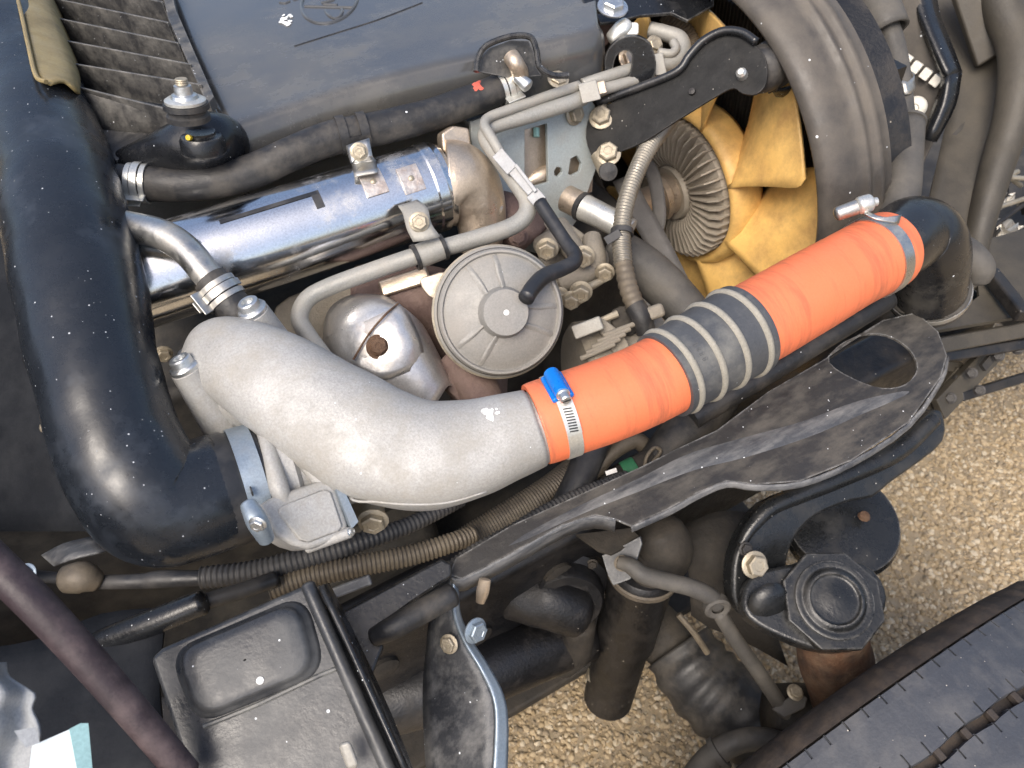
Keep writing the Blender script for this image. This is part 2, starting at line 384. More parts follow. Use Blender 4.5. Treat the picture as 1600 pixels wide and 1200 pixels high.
# ================================================================== the ground
g = MB(); s = 60
g.add([(-s, -s, 0), (s, -s, 0), (s, s, 0), (-s, s, 0)], [(0, 1, 2, 3)])
g.build('ground', 'ground', smooth=0, kind='structure')
def stones(n, x0, x1, y0, y1, smin, smax, seed):
    rs = np.random.RandomState(seed)
    base = np.array([(0, 0, 1), (.9, 0, .3), (.28, .85, .3), (-.72, .53, .3), (-.72, -.53, .3), (.28, -.85, .3), (.7, .5, -.5), (-.3, .8, -.5), (-.9, 0, -.5), (-.3, -.8, -.5), (.7, -.5, -.5)])
    fb = [(0, 1, 2), (0, 2, 3), (0, 3, 4), (0, 4, 5), (0, 5, 1), (1, 6, 2), (2, 6, 7), (2, 7, 3), (3, 7, 8), (3, 8, 4), (4, 8, 9), (4, 9, 5), (5, 9, 10), (5, 10, 1), (1, 10, 6)]
    me = bpy.data.meshes.new('gravel'); V_ = []; F_ = []; MI = []
    for i in range(n):
        sc = smin + (smax - smin) * rs.rand() ** 2.5
        a = rs.rand() * 6.283; ca, sa = math.cos(a), math.sin(a)
        p = base * (1 + rs.uniform(-.25, .25, base.shape)) * np.array([1, .6 + .4 * rs.rand(), .55 + .3 * rs.rand()]) * sc
        q = np.stack([p[:, 0] * ca - p[:, 1] * sa, p[:, 0] * sa + p[:, 1] * ca, p[:, 2]], 1) + np.array([x0 + (x1 - x0) * rs.rand(), y0 + (y1 - y0) * rs.rand(), sc * .25])
        b = 11 * i; V_.append(q); F_ += [(f[0] + b, f[1] + b, f[2] + b) for f in fb]; MI += [rs.choice(4, p=[.4, .25, .2, .15])] * 15
    me.from_pydata(np.concatenate(V_).tolist(), [], F_)
    for k in range(4): me.materials.append(M['stone%d' % k])
    me.polygons.foreach_set('material_index', MI); me.polygons.foreach_set('use_smooth', [True] * len(F_)); me.set_sharp_from_angle(angle=math.radians(50))
    o = bpy.data.objects.new('gravel', me); COL.objects.link(o); o['kind'] = 'stuff'
    o['label'] = 'pale brown gravel stones lying on the ground beside the tyre'; o['category'] = 'gravel'
stones(76000, .0, 2.0, -.30, 1.25, .003, .0082, 3)

# ================================================================== dark bulk behind and below the engine parts
t = thing('engine_block', 'dark dirty engine block under the polished cooler tube', 'engine', (-.1, .85, .35))
mb = MB(); box(mb, Vector((-.04, .98, .55)), F * .50, L * .24, U * .26); mb.build('block', 'engine_dark', t, bevel=.015)
mb = MB(); box(mb, Vector((.10, .93, .955)), F * .24, L * .17, U * .045); mb.build('cylinder_head', 'cast_dusty', t, bevel=.01)
mb = MB(); box(mb, Vector((.45, .95, .6)), F * .05, L * .30, U * .28); mb.build('timing_cover', 'engine_dark', t, bevel=.012)
mb = MB(); box(mb, Vector((-.15, .86, .27)), F * .3, L * .2, U * .1); mb.build('oil_pan', 'engine_dark', t, bevel=.03)
for k in range(6):
    hexbolt(Vector((-.32 + k * .11, .757, .86)), L, .009).build('bolt', 'bolt', t)
t = thing('chassis_rail', 'black painted steel chassis rail under the dusty wing support', 'chassis rail', (-.1, .42, .5))
mb = MB(); box(mb, Vector((.0, .43, .58)), F * 1.0, L * .035, U * .085); mb.build('rail', 'frame_black', t, bevel=.012)
for x, z in ((-.02, .6), (.1, .55), (.22, .6)):
    lathe(MB(), Vector((x, .396, z)), L, [(0, 0), (.02, 0), (.02, .006), (.012, .01), (0, .01)], 20).build('rivet', 'under_dirt', t)
mb = MB(); box(mb, Vector((-.1, 1.05, .2)), F * .8, L * .66, U * .012)
mb.build('blanking', 'under_dirt', bevel=.006, label='added dirty black undertray plate below the engine block', category='blanking')  # plate added to keep the space dark and stop sky light leaking in
# inner wall on the left, deep in the shade under the big duct
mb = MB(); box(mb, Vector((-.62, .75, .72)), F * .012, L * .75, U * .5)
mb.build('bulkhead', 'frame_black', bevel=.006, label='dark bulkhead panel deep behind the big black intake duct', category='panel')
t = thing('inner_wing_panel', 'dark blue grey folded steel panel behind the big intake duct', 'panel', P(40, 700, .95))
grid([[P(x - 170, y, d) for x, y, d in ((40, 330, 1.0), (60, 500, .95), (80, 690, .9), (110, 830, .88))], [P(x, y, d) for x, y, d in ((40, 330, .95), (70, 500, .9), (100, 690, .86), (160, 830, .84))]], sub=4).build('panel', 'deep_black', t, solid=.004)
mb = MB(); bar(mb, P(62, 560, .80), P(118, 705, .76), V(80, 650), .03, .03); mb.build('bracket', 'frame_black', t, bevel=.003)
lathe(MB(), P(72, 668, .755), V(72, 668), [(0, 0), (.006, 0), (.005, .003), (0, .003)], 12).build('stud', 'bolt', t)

# ================================================================== big black intake duct
t = thing('intake_duct', 'big black plastic intake duct curving down to the throttle body', 'duct', P(230, 800, .62))
body = ptube([(-22, -90, 1.0, 62), (0, 10, .93, 62), (40, 110, .85, 70), (84, 260, .74, 86), (120, 420, .66, 94), (150, 570, .618, 91), (176, 665, .604, 92), (206, 738, .60, 97), (248, 782, .606, 99), (300, 781, .618, 95), (345, 768, .63, 91)], n=44, sub=8, flat=1., lump=.04, round_caps=False)
body = body.build('duct_body', 'duct', t, smooth=180)
CA, CB = P(325, 774, .625), P(420, 745, .645); CAX = (CB - CA).normalized(); CR = R(88, .63)
lathe(MB(), CA, CAX, [(CR * .9, 0), (CR * 1.03, .004), (CR * 1.03, .02), (CR * .99, .023), (CR * .99, .045), (CR * .93, .047), (CR * .9, .047)], 48).build('outlet_cuff', 'rubber_clean', t, smooth=50)
tube(MB(), px_path([(150, 300, .588, 2.2), (160, 400, .557, 2.2), (178, 470, .535, 2.2), (200, 560, .527, 2.2)]), n=8).build('mould_seam', 'duct', t) if False else None
ptube([(50, 158, .755, 7), (56, 185, .74, 7)], n=12, sub=2).build('stud', 'rubber_clean', t)
ptube([(148, 200, .775, 6), (156, 226, .76, 6)], n=12, sub=2).build('stud', 'rubber_clean', t)
t2 = thing('hose_clamp', 'blue grey steel band clamp round the black intake duct outlet', 'clamp', CA)
o = CA + CAX * .034
band(o, CAX, CR * 1.0, .017, .0018, 60).build('band', 'zinc_blue', t2, smooth=50)
sp = P(400, 812, .565); ax = (P(420, 850, .575) - P(395, 790, .565)).normalized()
mb = MB(); tube(mb, [tuple(P(388, 788, .566)) + (R(13, .566),), tuple(P(402, 815, .562)) + (R(17, .56),), tuple(P(416, 842, .572)) + (R(13, .57),)], n=16, round_caps=True); mb.build('screw_housing', 'zinc_blue', t2, smooth=60)
hexbolt(P(403, 818, .548), cv(-.1, -.5, .8), R(11, .55)).build('screw', 'bolt_bright', t2)

# ================================================================== ribbed tray beside the duct
ZT = 1.125
t = thing('ribbed_tray', 'black ribbed plastic tray between the big duct and engine cover', 'tray', pz(220, 130, ZT - .04))
psheet([(60, -60), (235, -60), (285, 40), (330, 150), (320, 185), (180, 250), (105, 150)], Vector((0, 0, ZT - .035)), U, .004).build('base', 'rib_black', t, bevel=.001)
for k, (a, b) in enumerate([((40, -75), (250, -30)), ((60, -38), (255, 2)), ((75, -6), (264, 34)), ((80, 25), (280, 66)), ((92, 60), (299, 99)), ((103, 96), (316, 131)), ((113, 132), (292, 176))]):
    pa, pb = pz(*a, ZT), pz(*b, ZT)
    x = (pb - pa).normalized(); nrm = x.cross(U)
    mb = MB(); mb.add([pa, pb, pb - U * .03, pa - U * .034], [(0, 1, 2, 3)])
    v = list(mb.v); mb = MB(); slab(mb, [v], nrm * .0022); mb.build('rib', 'rib_black', t, bevel=.0006)
# pale lip along the duct and the sloping edge beside the cover
grid([[pz(x, y, ZT + .03) for x, y in ((10, -60), (32, 0), (48, 70), (60, 118), (78, 132))], [pz(x, y, ZT + .024) for x, y in ((35, -60), (52, 0), (66, 60), (80, 108), (100, 128))], [pz(x, y, ZT + .008) for x, y in ((60, -60), (78, 0), (98, 60), (116, 112), (122, 146))], [pz(x, y, ZT - .03) for x, y in ((75, -60), (90, 0), (108, 60), (124, 112), (126, 150))]], sub=3).build('lip', 'lip_tan', t, solid=.003)
tube(MB(), [tuple(pz(x, y, ZT + .034)) + (.0022,) for x, y in ((8, -60), (28, 0), (44, 70), (56, 118), (72, 128))], n=8).build('lip_bead', 'lip_tan', t)
psheet([(248, -40), (262, -40), (275, 15), (334, 150), (326, 160), (318, 150), (262, 28)], Vector((0, 0, ZT - .004)), U, .012).build('edge_strip', 'rib_black', t, bevel=.001)
for x, y in ((92, 108), (250, 100), (236, 62), (225, 28)):
    lathe(MB(), pz(x, y, ZT - (.032 if x > 100 else -.004)), U, [(.007, 0), (.007, .0015), (.0055, .0015), (.0055, 0)], 16).build('boss', 'rib_black' if x > 100 else 'lip_tan', t)
grid([[pz(x, y, ZT - .002) for x, y in ((113, 134), (200, 155), (292, 178), (318, 185))], [pz(x, y, ZT - .03) for x, y in ((140, 190), (210, 200), (285, 205), (322, 196))], [pz(x, y, ZT - .062) for x, y in ((172, 246), (215, 236), (270, 214), (325, 205))]], sub=3).build('apron', 'rib_black', t, solid=.003)
t = thing('tray_bolt', 'studded nut on a pale washer fixing the black ribbed tray', 'bolt', pz(288, 160, ZT))
o = P(290, 160, .70); ax = cv(.05, .8, .6)
lathe(MB(), o, ax, [(0, 0), (R(31, .7), 0), (R(31, .7), .0025), (R(27, .7), .004), (0, .004)], 32).build('washer', 'zinc', t)
lathe(MB(), o, ax, [(R(10, .7), .004), (R(21, .7), .004), (R(19, .7), .007), (R(14, .7), .008), (R(13, .7), .015), (R(8, .7), .016)], 24).build('nut', 'bolt_bright', t)
mb = MB(); tube(mb, [tuple(o + ax * h) + (R(9.5, .7) * (1.04 if k % 2 else .93),) for k, h in enumerate(np.linspace(.012, .021, 11))], n=16, sub=1); mb.build('stud', 'bolt', t)
lathe(MB(), o, -ax, [(0, .0005), (R(34, .7), .0005), (R(35, .7), .005), (R(29, .7), .007), (R(29, .7), .009), (R(33, .7), .011), (R(33, .7), .016), (0, .016)], 32).build('grommet', 'rubber', t)
t = thing('mount_boss', 'rounded black mount boss under the tray bolt', 'boss', P(325, 230, .76))
ptube([(190, 268, .79, 30), (250, 245, .77, 36), (310, 225, .755, 44), (345, 222, .77, 42), (362, 240, .79, 30)], n=28, ref=cv(0, 1, 0), round_caps=True).build('arm', 'gloss_black', t, smooth=180)
lathe(MB(), P(313, 205, .725), cv(.05, .8, .6), [(0, -.02), (R(34, .73), -.02), (R(34, .73), -.008), (R(30, .73), -.004), (R(22, .73), -.003), (R(22, .73), .0), (0, 0)], 32).build('collar', 'gloss_black', t)
lathe(MB(), P(295, 215, .712), cv(-.2, -.3, 1), [(0, -.002), (.0026, -.002), (.0026, .0015), (0, .002)], 12).build('paint_dot', mat('yellow_paint', (.6, .42, .02), .5), t)

# ================================================================== engine cover
ZC = 1.10
t = thing('engine_cover', 'smooth dark grey plastic engine cover with a moulded round emblem', 'engine cover', pz(600, 60, ZC - .05))
edge = [(352, 200), (420, 178), (480, 158), (540, 138), (600, 121), (680, 101), (760, 84), (840, 68), (912, 52), (935, 40)]
back = [(262, 18), (350, -10), (440, -30), (520, -45), (600, -60), (680, -75), (760, -95), (830, -110), (890, -125), (915, -130)]
E = [pz(x, y, ZC) for x, y in edge]; B = [pz(x, y, ZC) for x, y in back]
rows = [[b + (b - e) * .9 for e, b in zip(E, B)], B, [e * .55 + b * .45 for e, b in zip(E, B)], [e * .9 + b * .1 for e, b in zip(E, B)], E,
        [e + L * .007 - U * .005 for e in E], [e + L * .012 - U * .016 for e in E], [e + L * (.013) - U * .032 for e in E], [e + L * .016 - U * .06 for e in E]]
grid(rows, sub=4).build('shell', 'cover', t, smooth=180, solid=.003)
# left end wall of the cover
le = [rows[k][0] for k in (1, 2, 3, 4, 5, 6, 8)]
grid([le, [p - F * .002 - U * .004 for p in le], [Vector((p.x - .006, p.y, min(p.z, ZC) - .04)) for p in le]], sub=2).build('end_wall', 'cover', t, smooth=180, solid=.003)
ZE = ZC + .0032
def onc(x, y): # point on the (nearly flat) shell
    return pz(x, y, ZC + .0018)
ring = []
for k in range(49):
    a = 2 * math.pi * k / 48; q = onc(515 + 44 * math.cos(a) + 3 * math.sin(a), 2 - 34 * math.sin(a) * 1.0 - 6 * math.cos(a)); ring.append(tuple(q) + (.0019,))
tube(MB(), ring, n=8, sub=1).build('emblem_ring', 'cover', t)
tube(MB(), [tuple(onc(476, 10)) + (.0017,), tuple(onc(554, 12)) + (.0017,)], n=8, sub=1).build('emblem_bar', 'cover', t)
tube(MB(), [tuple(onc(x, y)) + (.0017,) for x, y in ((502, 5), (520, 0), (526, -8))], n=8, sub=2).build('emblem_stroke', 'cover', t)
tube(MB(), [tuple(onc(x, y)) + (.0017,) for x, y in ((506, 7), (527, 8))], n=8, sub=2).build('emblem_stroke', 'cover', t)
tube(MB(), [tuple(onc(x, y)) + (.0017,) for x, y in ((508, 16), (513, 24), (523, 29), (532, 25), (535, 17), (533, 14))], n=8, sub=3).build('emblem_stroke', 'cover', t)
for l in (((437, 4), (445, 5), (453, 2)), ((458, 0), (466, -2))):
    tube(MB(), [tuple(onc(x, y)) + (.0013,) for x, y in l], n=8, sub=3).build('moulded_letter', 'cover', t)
tube(MB(), [tuple(onc(x, y)) + (.0008,) for x, y in ((460, 72), (530, 50), (590, 31), (660, 4))], n=8, sub=2).build('moulded_line', 'rubber_clean', t)
random.seed(3)
mb = MB()
for k in range(26):
    c = onc(446 + random.gauss(0, 5.5), 33 + random.gauss(0, 4)) + U * .0008; r = random.uniform(.0012, .0038)
    splat(mb, c + U * (.00002 * k - .0007), U, r)
mb.build('paint_splash', 'white_paint', t, kind='stuff')
# arch in the skirt round the breather fitting
ptube([(744, 112, .80, 5), (748, 88, .80, 5), (762, 70, .80, 5), (798, 57, .803, 5), (828, 58, .806, 5), (838, 78, .81, 5), (843, 104, .815, 5), (862, 117, .82, 5), (888, 118, .825, 5)], n=10).build('arch_bead', 'gloss_black', t)
psheet([(748, 112), (753, 90), (766, 75), (798, 63), (826, 64), (834, 82), (838, 106), (846, 118), (800, 122)], P(795, 95, .818), (L + U * .5), .004).build('arch_panel', 'rib_black', t)
hexbolt(P(872, 125, .855), (U + L * .4), R(13, .87), socket=False, head=.4).build('cover_bolt', 'bolt', t)

# ================================================================== breather hose
t = thing('breather_hose', 'long black rubber breather hose crossing above the polished cooler', 'hose', P(500, 230, .8))
HB = [(185, 283, .755, 27), (230, 287, .757, 27), (300, 288, .762, 27), (380, 273, .77, 27), (450, 243, .775, 26), (510, 218, .785, 26), (580, 203, .80, 26), (660, 184, .815, 25), (730, 160, .83, 24), (800, 131, .845, 23)]
ptube(HB, n=24, lump=.04).build('hose', 'rubber', t, smooth=180)
ptube([(165, 280, .75, 23), (190, 283, .755, 23)], n=20, sub=2).build('spigot', 'duct', t)
mb = ptube([(795, 131, .845, 13), (812, 118, .825, 14), (806, 100, .81, 13), (798, 88, .812, 13)], n=16); mb.build('pipe_elbow', 'tan_metal', t)
ptube([(808, 120, .82, 9), (824, 134, .82, 11)], n=12, sub=2, round_caps=True).build('pipe_end', 'bolt_bright', t)
HO = t.children[0]; mb = MB(); random.seed(4)
for q in ((745, 131, .005), (750, 137, .004), (743, 138, .0035), (748, 128, .003)):
    c, nn = hit(HO, q[0], q[1], -.0002); splat(mb, c, nn, q[2])
mb.build('paint_mark', 'red_paint', t)

def spring_clamp(label, o, axis, r, view, m='zinc', w=.011):
    t = thing('spring_clamp', label, 'clamp', o)
    axis = axis.normalized(); x = (view - axis * view.dot(axis)).normalized(); y = axis.cross(x)
    for s in (-1, 1):
        lathe(MB(), o + axis * s * w * .62, axis, [(r, -w * .22), (r + .0016, -w * .22), (r + .0016, w * .22), (r, w * .22), (r, -w * .22)], 40).build('loop', m, t, smooth=50)
    cyl_patch(o, axis, r + .0014, -w * .3, w * .3, -75, 60, .0016, x).build('strap', m, t, smooth=50)
    for s, a in ((-1, 62), (1, 78)):
        d = x * math.cos(math.radians(a)) + y * math.sin(math.radians(a))
        mb = MB(); box(mb, o + d * (r + .005), axis * w * (.95 if s < 0 else .5), d * .005, d.cross(axis) * .001); mb.build('ear', m, t, bevel=.0008)
    return t
a, b = P(212, 286, .756), P(240, 288, .758)
spring_clamp('white metal spring clamp on the breather hose beside the big duct', a * .8 + b * .2, b - a, R(28, .757), V(215, 290) + UP * .4)
a, b = P(783, 138, .842), P(800, 131, .845)
spring_clamp('pale spring clamp on the breather hose beside the red paint mark', a * .6 + b * .4, b - a, R(25, .842), V(795, 140) + UP * .4)

# ================================================================== polished cooler
A, B = P(120, 470, .722), P(692, 288, .832); AX = (B - A).normalized(); LEN = (B - A).length; RC = R(72.5, .78)
def onax(px): # height along the axis whose projection has this x
    lo, hi = 0., LEN * 1.3
    for _ in range(40):
        m = (lo + hi) / 2; q = A + AX * m - CAM; x = q.dot(RT) / q.dot(W) * FPX + 800
        lo, hi = (m, hi) if x < px else (lo, m)
    return lo
t = thing('cooler_tube', 'polished steel cooler tube lying behind the alloy elbow', 'cooler', A * .5 + B * .5)
hs = onax(668)
lathe(MB(), A, AX, [(0, 0), (RC, 0), (RC, hs - .004), (RC * 1.025, hs - .002), (RC * 1.025, hs + .008), (RC * 1.0, hs + .01), (RC * .99, onax(688)), (RC * .9, onax(695))], 96).build('shell', 'chrome', t, smooth=30)
cap = ptube([(692, 288, .832, 68), (712, 290, .835, 67), (732, 303, .84, 58), (748, 330, .845, 44), (752, 362, .85, 36), (748, 395, .858, 33)], n=36, sub=6, ref=V(700, 300)).build('end_cap', 'tan_metal', t, smooth=180)
ptube([(765, 322, .83, 12), (780, 330, .835, 12)], n=14, sub=2).build('stub', 'tan_metal', cap)
mb = psheet([(690, 208), (708, 196), (734, 200), (738, 232), (722, 248), (692, 238)], P(712, 220, .815), U * .6 + L, .02); mb.build('flange', 'tan_metal', t, bevel=.003)
vc = V(600, 290); vc = (vc - AX * vc.dot(AX)).normalized()
def tab(px0, px1, a0, a1, m='rust_plate', name='tab'):
    o_ = cyl_patch(A, AX, RC + .0004, onax(px0), onax(px1), a0, a1, .0016, vc, mb=MB()); o_ = o_.build(name, m, t, bevel=.0005)
    h = (onax(px0) + onax(px1)) / 2; a = math.radians((a0 + a1) / 2); d = vc * math.cos(a) + AX.cross(vc) * math.sin(a)
    lathe(MB(), A + AX * h + d * (RC + .0015), d, [(0, 0), (.0032, 0), (.003, .0012), (.0018, .002), (0, .0022)], 14).build('rivet', 'bolt', o_)
# find which sense is up in the picture
SG = 1 if (AX.cross(vc)).dot(UP) > 0 else -1
tab(566, 598, SG * 12, SG * 46); tab(618, 648, SG * 2, SG * 36)
cyl_patch(A, AX, RC + .0003, onax(360), onax(503), SG * 36, SG * 41, .0006, vc).build('dark_strip', 'rubber_clean', t)  # thin dark strips on the shell, hooked at one end
cyl_patch(A, AX, RC + .0003, onax(494), onax(506), SG * 18, SG * 41, .0006, vc).build('dark_strip', 'rubber_clean', t)
ptube([(297, 377, .715, 6), (305, 383, .713, 6), (312, 378, .715, 6)], n=10, sub=3).build('weld_loop', 'steel', t)
# strap and clip that carry the breather hose
t = thing('hose_clip', 'dusty steel strap and clip holding the breather hose over the cooler', 'clip', P(565, 250, .79))
grid([[P(x, y, d) for x, y, d in ((541, 228, .772), (558, 222, .77), (577, 216, .772))], [P(x, y, d) for x, y, d in ((546, 250, .772), (563, 246, .77), (582, 243, .772))], [P(x, y, d) for x, y, d in ((550, 258, .776), (568, 255, .775), (588, 252, .777))], [P(x, y, d) for x, y, d in ((554, 276, .756), (571, 273, .755), (590, 270, .757))]], sub=3).build('strap', 'steel', t, solid=.0018)
hexbolt(P(561, 237, .768), V(560, 237), R(11, .77), head=.5).build('bolt', 'bolt', t)
ha, hb = P(535, 211, .79), P(567, 205, .795)
hax = (hb - ha).normalized()
for px_, c0, c1 in ((0, -95, 100), (1, -95, 100)):
    cyl_patch(ha * (1 - px_) + hb * px_ if px_ else ha, hax, R(27, .79), -.0045, .0045, c0, c1, .0018, V(550, 205)).build('hook', 'rubber', t, smooth=50)
cyl_patch(ha, hax, R(27, .79), -.0045, (hb - ha).length + .0045, -100, -12, .0018, V(550, 205)).build('saddle', 'rubber', t, smooth=50) if (hax.cross(V(550, 205))).dot(UP) > 0 else cyl_patch(ha, hax, R(27, .79), -.0045, (hb - ha).length + .0045, 12, 100, .0018, V(550, 205)).build('saddle', 'rubber', t, smooth=50)
# bracket that carries the grey pipe
t = thing('pipe_bracket', 'dusty steel bracket with hex bolt holding the grey pipe under the cooler', 'bracket', P(660, 360, .77))
grid([[P(x, y, d) for x, y, d in ((622, 322, .765), (638, 318, .764), (652, 313, .768))], [P(x, y, d) for x, y, d in ((630, 335, .752), (648, 330, .75), (668, 326, .753))], [P(x, y, d) for x, y, d in ((636, 358, .748), (654, 354, .746), (674, 350, .749))], [P(x, y, d) for x, y, d in ((646, 378, .748), (664, 376, .746), (688, 370, .75))]], sub=3).build('strap', 'pipe_grey', t, solid=.002)
hexbolt(P(655, 347, .744), V(655, 347), R(12.5, .745)).build('bolt', 'bolt', t)
a, b = P(650, 402, .762), P(692, 386, .768)
lathe(MB(), a, b - a, [(R(16, .765), 0), (R(19, .765), 0), (R(19, .765), (b - a).length), (R(16, .765), (b - a).length), (R(16, .765), 0)], 28).build('saddle', 'pipe_grey', t)
for q in (a, b): lathe(MB(), q, b - a, [(R(15, .765), -.002), (R(21, .765), -.002), (R(21, .765), .002), (R(15, .765), .002), (R(15, .765), -.002)], 24).build('cushion', 'rubber', t)

# ================================================================== small coolant tube into a clamped hose
t = thing('coolant_tube', 'bent steel coolant tube entering a short clamped black hose', 'tube', P(280, 400, .69))
ptube([(150, 345, .70, 24), (205, 355, .69, 24), (252, 366, .68, 24), (290, 390, .675, 24), (320, 425, .67, 23), (340, 452, .67, 22)], n=24).build('tube', 'steel', t, smooth=180)
ptube([(328, 437, .67, 27), (350, 462, .67, 28), (378, 498, .675, 29), (410, 545, .69, 29)], n=24).build('hose_end', 'rubber', t, smooth=60)
a, b = P(338, 448, .67), P(362, 478, .672)
spring_clamp('grey spring clamp on the short hose of the coolant tube', a * .65 + b * .35, b - a, R(29, .67), V(345, 450) - UP * .2 + RT * .3, 'steel')

# ================================================================== grey pipes
t = thing('grey_pipe', 'dusty grey steel pipe bending round the round diaphragm valve', 'pipe', P(640, 410, .77))
ptube([(508, 560, .73, 14), (482, 525, .735, 14), (468, 497, .74, 14), (480, 468, .745, 14), (515, 448, .75, 14), (580, 424, .757, 14), (660, 397, .765, 14), (740, 374, .775, 14), (795, 356, .785, 14), (820, 338, .79, 14), (824, 314, .795, 14), (808, 288, .80, 13), (785, 255, .81, 13), (762, 222, .82, 13), (760, 206, .825, 12), (775, 196, .83, 12), (830, 180, .842, 12), (890, 161, .856, 12), (912, 152, .862, 12)], n=16, sub=6).build('main_tube', 'pipe_grey', t, smooth=180)
ptube([(905, 134, .86, 8), (862, 148, .848, 8), (800, 170, .828, 8), (765, 183, .818, 8), (757, 195, .81, 8), (766, 212, .803, 8), (784, 242, .797, 8)], n=14, sub=6).build('thin_tube', 'pipe_grey', t, smooth=180)
for q in ((940, 122, 985, 108), (940, 140, 990, 127)):
    ptube([(q[0] - 30, q[1] + 10, .87, 9), (q[0], q[1], .872, 9), (q[2], q[3], .885, 9), (q[2] + 40, q[3] - 10, .895, 9)], n=14).build('branch_tube', 'pipe_grey', t, smooth=180)
ptube([(1025, 104, .90, 13), (1050, 98, .905, 13), (1066, 82, .91, 13), (1062, 62, .915, 13), (1040, 52, .92, 12), (1015, 46, .925, 12)], n=16, sub=6).build('loop_tube', 'pipe_grey', t, smooth=180)
ptube([(1030, 82, .895, 7), (1048, 84, .895, 7), (1056, 76, .897, 7), (1052, 66, .90, 7)], n=12, sub=5, round_caps=True).build('loop_tube', 'pipe_grey', t, smooth=180)
mb = MB(); box(mb, P(1030, 100, .888), cv(1, .2, 0) * R(9, .88), cv(-.2, 1, 0) * R(17, .88), V(1030, 100) * .006); mb.build('tube_clamp', 'pipe_grey', t, bevel=.001)
t = thing('tube_clip', 'long light grey plastic clip on the pipe above the diaphragm', 'clip', P(812, 280, .79))
ca, cb = P(778, 240, .792), P(846, 318, .785)
d = (cb - ca).normalized(); wv = d.cross(V(812, 280)).normalized()
for f0, f1, w in ((0, .36, 21), (.36, .8, 15), (.8, 1, 23)):
    mb = MB(); bar(mb, ca + (cb - ca) * f0, ca + (cb - ca) * f1, wv, R(w, .79), .012); mb.build('body', 'clip_grey', t, bevel=.0012)
mb = MB(); bar(mb, P(806, 258, .783), P(838, 300, .779), wv, R(6, .78), .006); mb.build('rib', 'clip_grey', t, bevel=.001)
t = thing('tube_clip', 'square dusty plastic clip joining two grey pipes beside the lifting eye', 'clip', P(920, 142, .86))
mb = MB(); box(mb, P(921, 143, .853), cv(.97, .24, 0) * R(15, .85), cv(-.24, .97, 0) * R(16, .85), V(920, 140) * .007); mb.build('body', 'pipe_grey', t, bevel=.0015)
box(MB(), P(938, 137, .858), cv(.97, .24, 0) * R(9, .85), cv(-.24, .97, 0) * R(10, .85), V(920, 140) * .005).build('tab', 'tan_metal', t, bevel=.001)
ptube([(843, 316, .782, 11), (862, 345, .775, 11), (884, 378, .765, 11), (898, 398, .755, 12), (896, 410, .745, 12), (878, 420, .735, 12), (850, 432, .72, 13), (832, 450, .705, 13), (822, 466, .695, 13)], n=20, sub=6).build('vacuum_hose', 'rubber_clean', None, smooth=180, label='thin black vacuum hose plugged into the round diaphragm valve', category='hose')

# ================================================================== diaphragm valve
t = thing('diaphragm_valve', 'round dusty grey diaphragm valve with raised hub behind the alloy elbow', 'valve', P(780, 490, .74))
dax = cv(.22, -.10, 1).normalized(); do = P(781, 488, .735); dr = R(101, .725)
prof = [(0, -.03), (dr * .8, -.03), (dr * 1.0, -.008), (dr * 1.03, -.004), (dr * 1.03, 0), (dr * .985, .002), (dr * .985, .0075), (dr * .955, .010), (dr * .925, .010), (dr * .90, .007), (dr * .87, .0075), (dr * .80, .011), (dr * .6, .014), (dr * .40, .0175), (dr * .372, .021), (dr * .362, .0275), (dr * .345, .0292), (dr * .2, .0298), (dr * .03, .0298), (0, .0296)]
lathe(MB(), do, dax, prof, 96).build('housing', 'diaphragm', t, smooth=40)
lathe(MB(), do, dax, [(dr * 1.0, -.012), (dr * 1.055, -.010), (dr * 1.06, -.005), (dr * 1.02, -.003), (dr * 1.0, -.012)], 72).build('crimp_ring', 'bolt', t)
lathe(MB(), do, dax, [(dr * 1.0, .0035), (dr * 1.0, .0046), (dr * .98, .0046), (dr * .98, .0035), (dr * 1.0, .0035)], 72).build('seam', 'rubber', t)
rx = (RT - dax * RT.dot(dax)).normalized(); ry = dax.cross(rx)
for ang in (112, 232, -8):
    a = math.radians(ang); dd = rx * math.cos(a) + ry * math.sin(a); tt = dax.cross(dd)
    for s in (-1, 1):
        grid([[do + dd * dr * q + tt * s * dr * w0 + dax * h for q, w0, h in ((.36, .10, .018), (.55, .12, .0155), (.75, .17, .0125), (.86, .19, .0085))], [do + dd * dr * q + tt * s * dr * w0 + dax * h for q, w0, h in ((.36, .125, .0205), (.55, .155, .0165), (.75, .205, .0128), (.86, .22, .0082))], [do + dd * dr * q + tt * s * dr * w0 + dax * h for q, w0, h in ((.36, .19, .0172), (.55, .22, .0145), (.75, .25, .0115), (.86, .26, .0078))]], sub=3).build('rib', 'diaphragm', t, smooth=180)
lathe(MB(), do + dax * .0298, dax, [(0, -.001), (.0028, -.001), (.0026, .0006), (.0016, .0004), (0, .0002)], 16).build('centre_rivet', 'white_paint', t)
psheet([(655, 438), (672, 430), (700, 425), (705, 450), (690, 470), (668, 462)], P(680, 448, .757), V(680, 448), .02, sub=2).build('bracket_ear', 'tan_metal', t, bevel=.002)
ptube([(700, 560, .78, 30), (740, 600, .775, 34), (760, 640, .77, 34)], n=20).build('valve_neck', 'manifold', t, smooth=180)
